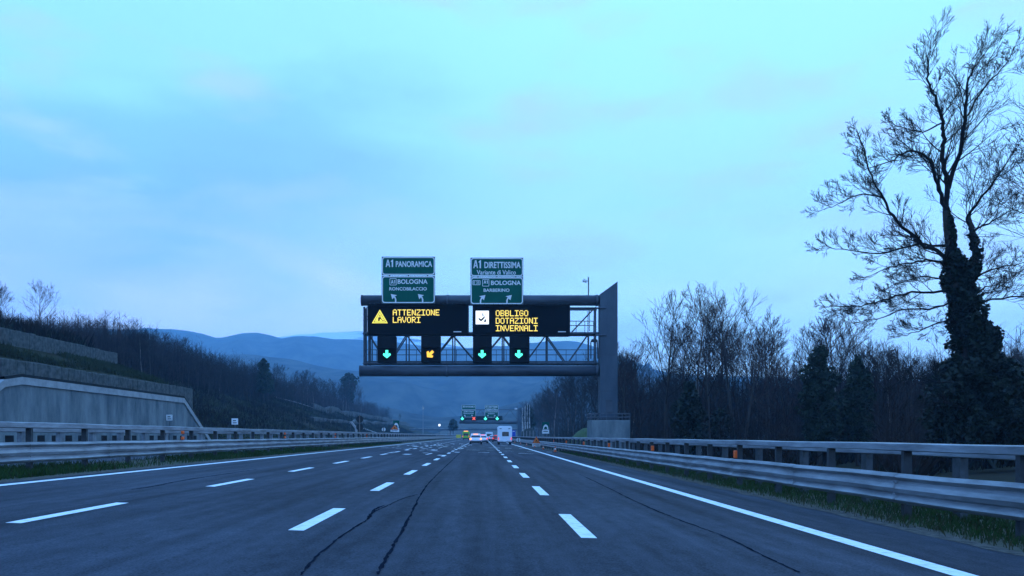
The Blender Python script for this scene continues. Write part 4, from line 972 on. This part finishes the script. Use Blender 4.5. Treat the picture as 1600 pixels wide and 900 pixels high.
def evergreen(name, px, D, py_top, prof_px, label, n=3500, size=.16, m='needle', group=None, cat='tree', seed=1, base=None):
    x = PX(px, D); z0 = ter(x, D) if base is None else base; q = thing(name, (x, D, z0), label, cat, group)
    rg = random.Random(seed); H = PZ(py_top, D) - z0
    prof = [(max(0.2, PZ(py, D) - z0), wpx * D / F / 2) for py, wpx in prof_px]
    MB().tube([(0,0,-.3), (rg.uniform(-.1,.1),0,H*.5), (0,0,H*.97)], [H*.02, H*.014, .02], 7, cap=False).build('trunk', 'bark', q)
    leaves(MB(), prof, n, size, rg, seed=seed).build('crown', m, q); return q
evergreen('ivy_tree', 1281, 58, 545, [(700,30),(670,52),(630,56),(590,44),(560,30),(542,10)], 'dark green ivy-clad tree in front of the right-hand wood', 5200, .15, seed=3)
evergreen('ivy_tree', 1340, 60, 556, [(700,30),(670,50),(630,48),(600,44),(575,20),(555,6)], 'slim dark green ivy-clad tree with a pointed top, to the right of its broader neighbour', 3800, .15, seed=4)
evergreen('holly_bush', 1076, 62, 596, [(705,26),(680,50),(650,46),(620,32),(597,10)], 'black-green evergreen bush at the foot of the wood', 3800, .16, seed=5, m='ivy')
evergreen('holly_bush', 1125, 66, 640, [(705,40),(680,46),(655,34),(640,10)], 'low dark evergreen bush right of the black-green one', 1600, .16, seed=6, m='ivy')
evergreen('pine_tree', 412, 190, 561, [(612,26),(598,22),(588,20),(578,13),(570,13),(561,3)], 'small dark pine rising from the left hillside', 1300, .5, seed=7)
evergreen('pine_tree', 546, 330, 584, [(628,10),(612,14),(602,20),(594,26),(589,20),(583,6)], 'flat-topped dark pine on the far left ridge, against the blue hills', 900, .6, seed=8)
evergreen('cypress_tree', 826, 235, 634, [(690,12),(660,16),(645,13),(633,4)], 'dark narrow evergreen behind the row of pale poles', 1400, .45, seed=9)
evergreen('round_bush', 708, 340, 655, [(672,10),(664,14),(655,4)], 'small dark tree left of the far gantry in the distance', 500, .6, seed=10)
for i, (px, top) in enumerate(((816.5, 637), (820.3, 634), (823.9, 630), (827.4, 632))):
    D = 205 + i * 4; x = PX(px, D)
    q = thing('pale_tree', (x, D, -1), ('leftmost', 'second', 'third', 'rightmost')[i] + ' of the four pale straight trunks right of the distant gantry', 'tree', 'pale straight trunks beside the distant gantry')
    MB().tube([(0,0,-.3), (.1,0,3), (-.05,0,7), (.05, 0, PZ(top, D) + 1)], [.22,.2,.16,.07], 7, cap=False).build('trunk', 'silverbark', q)
    cb = MB(); r2_ = random.Random(60 + i)
    for k in range(8): branch(cb, Vector((0,0,4.5 + k*.5)), perp(Vector((0,0,1)), .7, r2_.uniform(0, 6.28)), r2_.uniform(1, 2), .05, 1, r2_, .5, 3, .03)
    cb.build('crown', 'twig', q)

# scrub on the slopes: tangled brush no one could count
def brush(n, fn, m, name, hmin, hmax, wd, seed, lean=.5):
    rg = random.Random(seed); b = MB(); k = 0
    V = b.v; Fc = b.f
    while k < n:
        s_ = fn(rg)
        if s_ is None: continue
        x, y, z = s_; 
        if noise.noise(Vector((x*.12, y*.09, seed))) < rg.uniform(-.5, .25): continue
        h = rg.uniform(hmin, hmax); a = rg.uniform(0, 6.28); dx, dy = math.cos(a)*h*lean*rg.random(), math.sin(a)*h*lean*rg.random(); w_ = wd * rg.uniform(.6, 1.4); c_, s2 = math.cos(a*3)*w_, math.sin(a*3)*w_
        o = len(V); V += [(x-c_, y-s2, z-.05), (x+c_, y+s2, z-.05), (x+dx*.5+c_*.6, y+dy*.5+s2*.6, z+h*.6), (x+dx, y+dy, z+h)]; Fc.append((o, o+1, o+2)); Fc.append((o, o+2, o+3)); k += 1
    return tag(b.build(name, m), kind='stuff')
def slope_pt(xa, xb, ya, yb, p=1.6):
    def f(rg):
        y = ya + (yb-ya) * rg.random() ** p; x = rg.uniform(xa, xb)
        return x, y, ter(x, y)
    return f
LIML = [(-60, 480), (0, 487), (50, 495), (100, 497), (130, 487), (165, 491), (200, 496), (240, 511), (300, 534), (350, 554), (410, 569), (470, 576), (540, 599), (590, 627), (640, 655), (700, 672)]
def fans(n, fn, m, name, hmin, hmax, wd, seed, cap=None):
    # many-stemmed saplings and far treetops massed together: stems that fork into ascending twigs
    rg = random.Random(seed); b = MB(); V = b.v; Fc = b.f; k = 0
    def blade(p, q, w_):
        a = rg.uniform(0, 3.14); c_, s2 = math.cos(a)*w_, math.sin(a)*w_; o = len(V)
        V.extend([(p[0]-c_, p[1]-s2, p[2]), (p[0]+c_, p[1]+s2, p[2]), (q[0]+c_*.3, q[1]+s2*.3, q[2]), (q[0]-c_*.3, q[1]-s2*.3, q[2])]); Fc.append((o, o+1, o+2, o+3))
    while k < n:
        x, y, z = fn(rg); h = rg.uniform(hmin, hmax) * (1 + .35 * noise.noise(Vector((x*.1, y*.07, seed)))); k += 1
        if cap: h = min(h, (PZ(pw(VX + x * F / y, cap), y) - z) * rg.uniform(.5, 1.12) * (.93 + .3 * noise.noise(Vector((x * .16, y * .13, 3)))))
        if h < .5: continue
        top = (x + rg.uniform(-.08,.08)*h, y + rg.uniform(-.08,.08)*h, z + h); bs = (x, y, z - .2); blade(bs, top, wd)
        for j in range(9):
            t = rg.uniform(.2, .95); p = tuple(lerp(bs[i], top[i], t) for i in range(3)); l = h * rg.uniform(.12, .32) * (1.2 - t*.6); a = rg.uniform(0, 6.28); e = rg.uniform(.3, 1.1)
            q = (p[0] + l*math.cos(a)*math.cos(e), p[1] + l*math.sin(a)*math.cos(e), p[2] + l*math.sin(e)); blade(p, q, wd*.55)
            for jj in range(2):
                t2 = rg.uniform(.3, .9); p2 = tuple(lerp(p[i], q[i], t2) for i in range(3)); a2 = a + rg.uniform(-1.2, 1.2); l2 = l*.5
                blade(p2, (p2[0]+l2*math.cos(a2)*.7, p2[1]+l2*math.sin(a2)*.7, p2[2]+l2*.7), wd*.4)
    return tag(b.build(name, m), kind='stuff')
fans(8200, slope_pt(-82, -53, 90, 480, 1.7), 'twig2', 'hillside_wood', 3.6, 7.6, .042, 31, LIML)
fans(5200, slope_pt(-86, -52, 96, 230, 1.2), 'twig', 'hillside_wood', 6, 11, .045, 39, LIML)
fans(1100, slope_pt(-58, -38, 100, 400, 1.5), 'brush', 'hillside_thicket', 1.0, 2.6, .05, 37)
brush(26000, slope_pt(-66, -33.8, 92, 420), 'brush', 'slope_scrub', .3, 1.0, .06, 32, .9)
brush(30000, slope_pt(-60, -31.8, 92, 420), 'slopeblade', 'slope_grass', .15, .6, .07, 33, .8)
brush(14000, slope_pt(-39.5, -34.2, 44, 92, 1), 'slopeblade', 'terrace_grass', .15, .6, .05, 34, .8)
brush(9000, slope_pt(-52, -40.2, 50, 100, 1), 'brush', 'terrace_scrub', .5, 1.8, .05, 35, .8)
fans(1300, slope_pt(-62, -43, 62, 112, 1), 'brush', 'ridge_thicket', .9, 2.4, .04, 38)
brush(12000, slope_pt(-50, -40.4, 50, 100, 1), 'ivy', 'terrace_bramble', .3, 1.3, .09, 36, .8)
def right_pt(rg):
    while True:
        D = 26 + 230 * rg.random() ** 1.6; x = 13.5 + rg.random() ** 1.2 * (6 + D * .72)
        px = VX + x * F / D
        if (1245 < px < 1370 and D < 62) or (px > 1430 and D < 46): continue
        if not (D < 60 and x < 15.5): return x, D, ter(x, D)
def right_far(rg):
    D = 75 + 190 * rg.random() ** 1.2; x = 19 + rg.random() * (D * .68 - 12)
    return x, D, ter(x, D)
fans(6500, right_pt, 'twig', 'wood_undergrowth', 1.6, 4.6, .030, 41)
fans(5200, right_far, 'twig', 'background_wood', 6.0, 10.5, .055, 44)
brush(26000, right_pt, 'brush', 'wood_brambles', .5, 2.0, .05, 42, 1.1)
brush(16000, right_pt, 'ivy', 'wood_ivy_cover', .3, 1.4, .09, 43, 1.1)
# verge grass
def tuft(x0, x1, y0, y1, n, name, m, hmin, hmax, wd, seed, zoff=-.012):
    def f(rg):
        y = y0 + (y1-y0) * rg.random() ** 1.8; x = rg.uniform(x0, x1)
        return x, y, gz(x) + zoff
    return brush(n, f, m, name, hmin, hmax, wd, seed, .9)
tuft(6.85, 9.2, 4, 75, 40000, 'verge_grass', 'blade', .04, .15, .007, 51)
tuft(6.5, 9.2, 4, 60, 9000, 'dry_verge_grass', 'blade_dry', .04, .17, .006, 52)
tuft(-13.2, -10.7, 9, 110, 42000, 'median_grass', 'blade', .05, .22, .011, 53)
tuft(-13.2, -10.6, 9, 80, 7000, 'dry_median_grass', 'blade_dry', .05, .2, .01, 54)

# ------------------------------------------------------------------ the big ivy-covered tree on the right
TD = 43.0; tx = PX(1520, TD); tz = ter(tx, TD)
big = thing('ivy_covered_tree', (tx, TD, tz), 'tall bare tree with a thick black-green ivy-covered trunk towering at the right edge', 'tree')
rg = random.Random(77)
def BP(px, py, dy=0): return Vector((PX(px, TD) - tx, dy, PZ(py, TD) - tz))
def limb(b, pts, r0, r1, kids, lvl, ln, seed, up=.3, bias=None, start=.12, minr=.012):
    rg = random.Random(seed); P = smooth([tuple(p) for p in pts], 4); P = [Vector(p) for p in P]; n = len(P)
    for i in range(1, n - 1): P[i] = P[i] + Vector((rg.uniform(-1,1), rg.uniform(-1,1), rg.uniform(-1,1))) * min(.07, r0)
    rad = [lerp(r0, r1, i/(n-1)) for i in range(n)]; b.tube(P, rad, 6, cap=False)
    for j in range(kids):
        t = start + (1-start) * (j + rg.random()*.8) / kids; q = min(n-2, int(t*(n-1))); d = (P[q+1]-P[q]).normalized()
        nd = perp(d, rg.uniform(.45, 1.0), rg.uniform(0, 6.28))
        if bias: nd = (nd + Vector(bias) * .35).normalized()
        branch(b, P[q].copy(), nd, ln * rg.uniform(.6, 1.15) * (1.15 - .5*t), max(minr*1.5, rad[q]*.45), lvl, rg, up, 5, minr, .95, .075, 3, (.35,.75))
tb = MB(); P0 = [BP(*p) for p in ((1522,716),(1516,640),(1510,560),(1505,500),(1492,440),(1484,385),(1478,330))]
tb.tube(smooth([tuple(p) for p in P0], 4), [lerp(.42,.17,i/24) for i in range(25)], 10, cap=False)
tb.tube(smooth([tuple(BP(*p)) for p in ((1509,480),(1520,430),(1524,395),(1520,365),(1513,338))], 4), [lerp(.22,.10,i/16) for i in range(17)], 8, cap=False)
tb.build('trunk', 'bark', big, True)
cb = MB()
LB = [
 ([(1478,335,0),(1482,290,0),(1477,255,.2),(1480,215,.3),(1475,190,.2),(1463,150,.1),(1450,125,0),(1447,98,-.2),(1449,76,-.3)], .14,.02, 15, 2, 2.0, (-.1,0,.3)),
 ([(1482,295,0),(1494,240,-.3),(1503,180,-.4),(1507,140,-.2),(1522,108,0),(1541,84,.2)], .12,.02, 14, 2, 2.1, (.5,0,.3)),
 ([(1505,185,-.4),(1530,140,-.6),(1556,112,-.8),(1572,88,-.8)], .05,.015, 8, 2, 1.4, (.5,0,.3)),
 ([(1475,190,.2),(1450,200,.5),(1420,190,.8),(1395,172,1)], .045,.012, 7, 2, 1.2, (-.4,0,.3)),
 ([(1478,330,0),(1462,300,-.3),(1448,270,-.6),(1432,252,-.8),(1400,250,-1.2),(1365,268,-1.5),(1322,285,-1.8)], .11,.015, 16, 2, 1.8, (-.3,0,.25)),
 ([(1484,400,0),(1468,392,.3),(1440,368,.6),(1415,340,.9),(1398,300,1.2),(1380,262,1.3),(1366,222,1.2),(1352,190,1)], .12,.015, 18, 2, 1.9, (-.5,0,.25)),
 ([(1400,300,1.2),(1370,290,1.6),(1340,300,1.8),(1312,312,2)], .05,.012, 8, 2, 1.5, (-.4,0,.1)),
 ([(1518,358,0),(1513,338,0),(1530,305,-.6),(1550,275,-.8),(1572,238,-1)], .09,.015, 12, 2, 1.7, (.4,0,.2)),
 ([(1512,368,0),(1540,350,.5),(1575,335,.9),(1612,312,1.2)], .07,.015, 10, 2, 1.6, (.4,0,.1)),
 ([(1488,425,0),(1450,412,-.8),(1410,418,-1.5),(1370,428,-2),(1322,445,-2.2)], .08,.012, 12, 2, 1.7, (-.6,0,.05)),
 ([(1486,455,0),(1440,452,1),(1400,462,1.5),(1360,470,2),(1318,470,2.2)], .07,.012, 12, 2, 1.7, (-.6,0,.05)),
 ([(1495,500,0),(1455,508,-1),(1420,520,-1.5),(1380,532,-2)], .06,.012, 8, 2, 1.4, (-.6,0,0)),
 ([(1484,385,0),(1450,372,1.5),(1405,382,2.2),(1350,372,2.6),(1318,368,2.8)], .07,.012, 12, 2, 1.7, (-.5,0,.1)),
 ([(1510,440,0),(1545,425,.8),(1590,408,1.2),(1640,400,1.5)], .07,.012, 10, 2, 1.6, (.5,0,.05)),
 ([(1508,480,0),(1550,470,-.8),(1600,468,-1.2),(1640,455,-1.5)], .06,.012, 9, 2, 1.5, (.5,0,.05)),
 ([(1490,470,0),(1462,480,.6),(1430,478,1.2),(1392,492,1.6),(1350,498,1.8)], .06,.012, 11, 2, 1.5, (-.5,0,.1)),
 ([(1486,440,0),(1460,428,.8),(1432,432,1.4),(1400,445,1.8)], .05,.012, 9, 2, 1.4, (-.4,0,.2)),
 ([(1512,455,0),(1540,450,.5),(1572,440,1),(1600,444,1.2)], .05,.012, 9, 2, 1.4, (.4,0,.2)),
 ([(1480,600,-1),(1430,600,-2),(1390,595,-2.4),(1350,610,-2.6)], .05,.012, 6, 2, 1.2, (-.5,0,0)),
 ([(1490,640,-1),(1440,630,-2),(1400,640,-2.4)], .04,.012, 5, 1, 1.2, (-.5,0,0)),
]
for i, (pts, r0, r1, kids, lvl, ln, bias) in enumerate(LB):
    limb(cb, [BP(*p) for p in pts], r0, r1, int(kids*1.6), lvl + 1, ln * (.9 if bias[0] < -.2 else 1.15), 200 + i, .22, bias, minr=.0098)
cb.build('crown', 'darkbark', big)
def czx(z):   # the ivy follows the leaning trunk
    py = VY - (z + tz - CH) * F / TD; return PX(pw(py, [(330,1479),(385,1486),(440,1500),(500,1512),(560,1526),(640,1535),(700,1536)]), TD) - tx
def zt(py): return PZ(py, TD) - tz
prof = [(zt(712), 2.2), (zt(690), 2.35), (zt(640), 2.25), (zt(600), 1.95), (zt(565), 1.5), (zt(540), 1.1), (zt(505), .95), (zt(470), .78), (zt(430), .56), (zt(390), .34), (zt(350), .2), (zt(325), .08)]
ib = leaves(MB(), prof, 30000, .13, random.Random(5), cx=czx, lump=.42, seed=2.2)
leaves(ib, [(zt(480), .45), (zt(430), .36), (zt(395), .27), (zt(350), .08)], 1500, .11, random.Random(6), cx=lambda z: PX(pw(VY - (z + tz - CH) * F / TD, [(338,1513),(365,1520),(395,1524),(430,1520),(480,1509)]), TD) - tx, lump=.4, seed=5)
ib.build('ivy', 'ivy', big)
# neighbour whose crown reaches in from beyond the right edge
TD2 = 41; x2 = PX(1700, TD2); q = thing('bare_tree', (x2, TD2, ter(x2, TD2)), 'bare tree beyond the right edge whose twigs reach into the upper right corner', 'tree')
tb, cb = tree_meshes(311, 19.5, .26, 3, 0, 1.2, .012); tb.build('trunk', 'bark', q, True); cb.build('crown', 'darkbark', q)
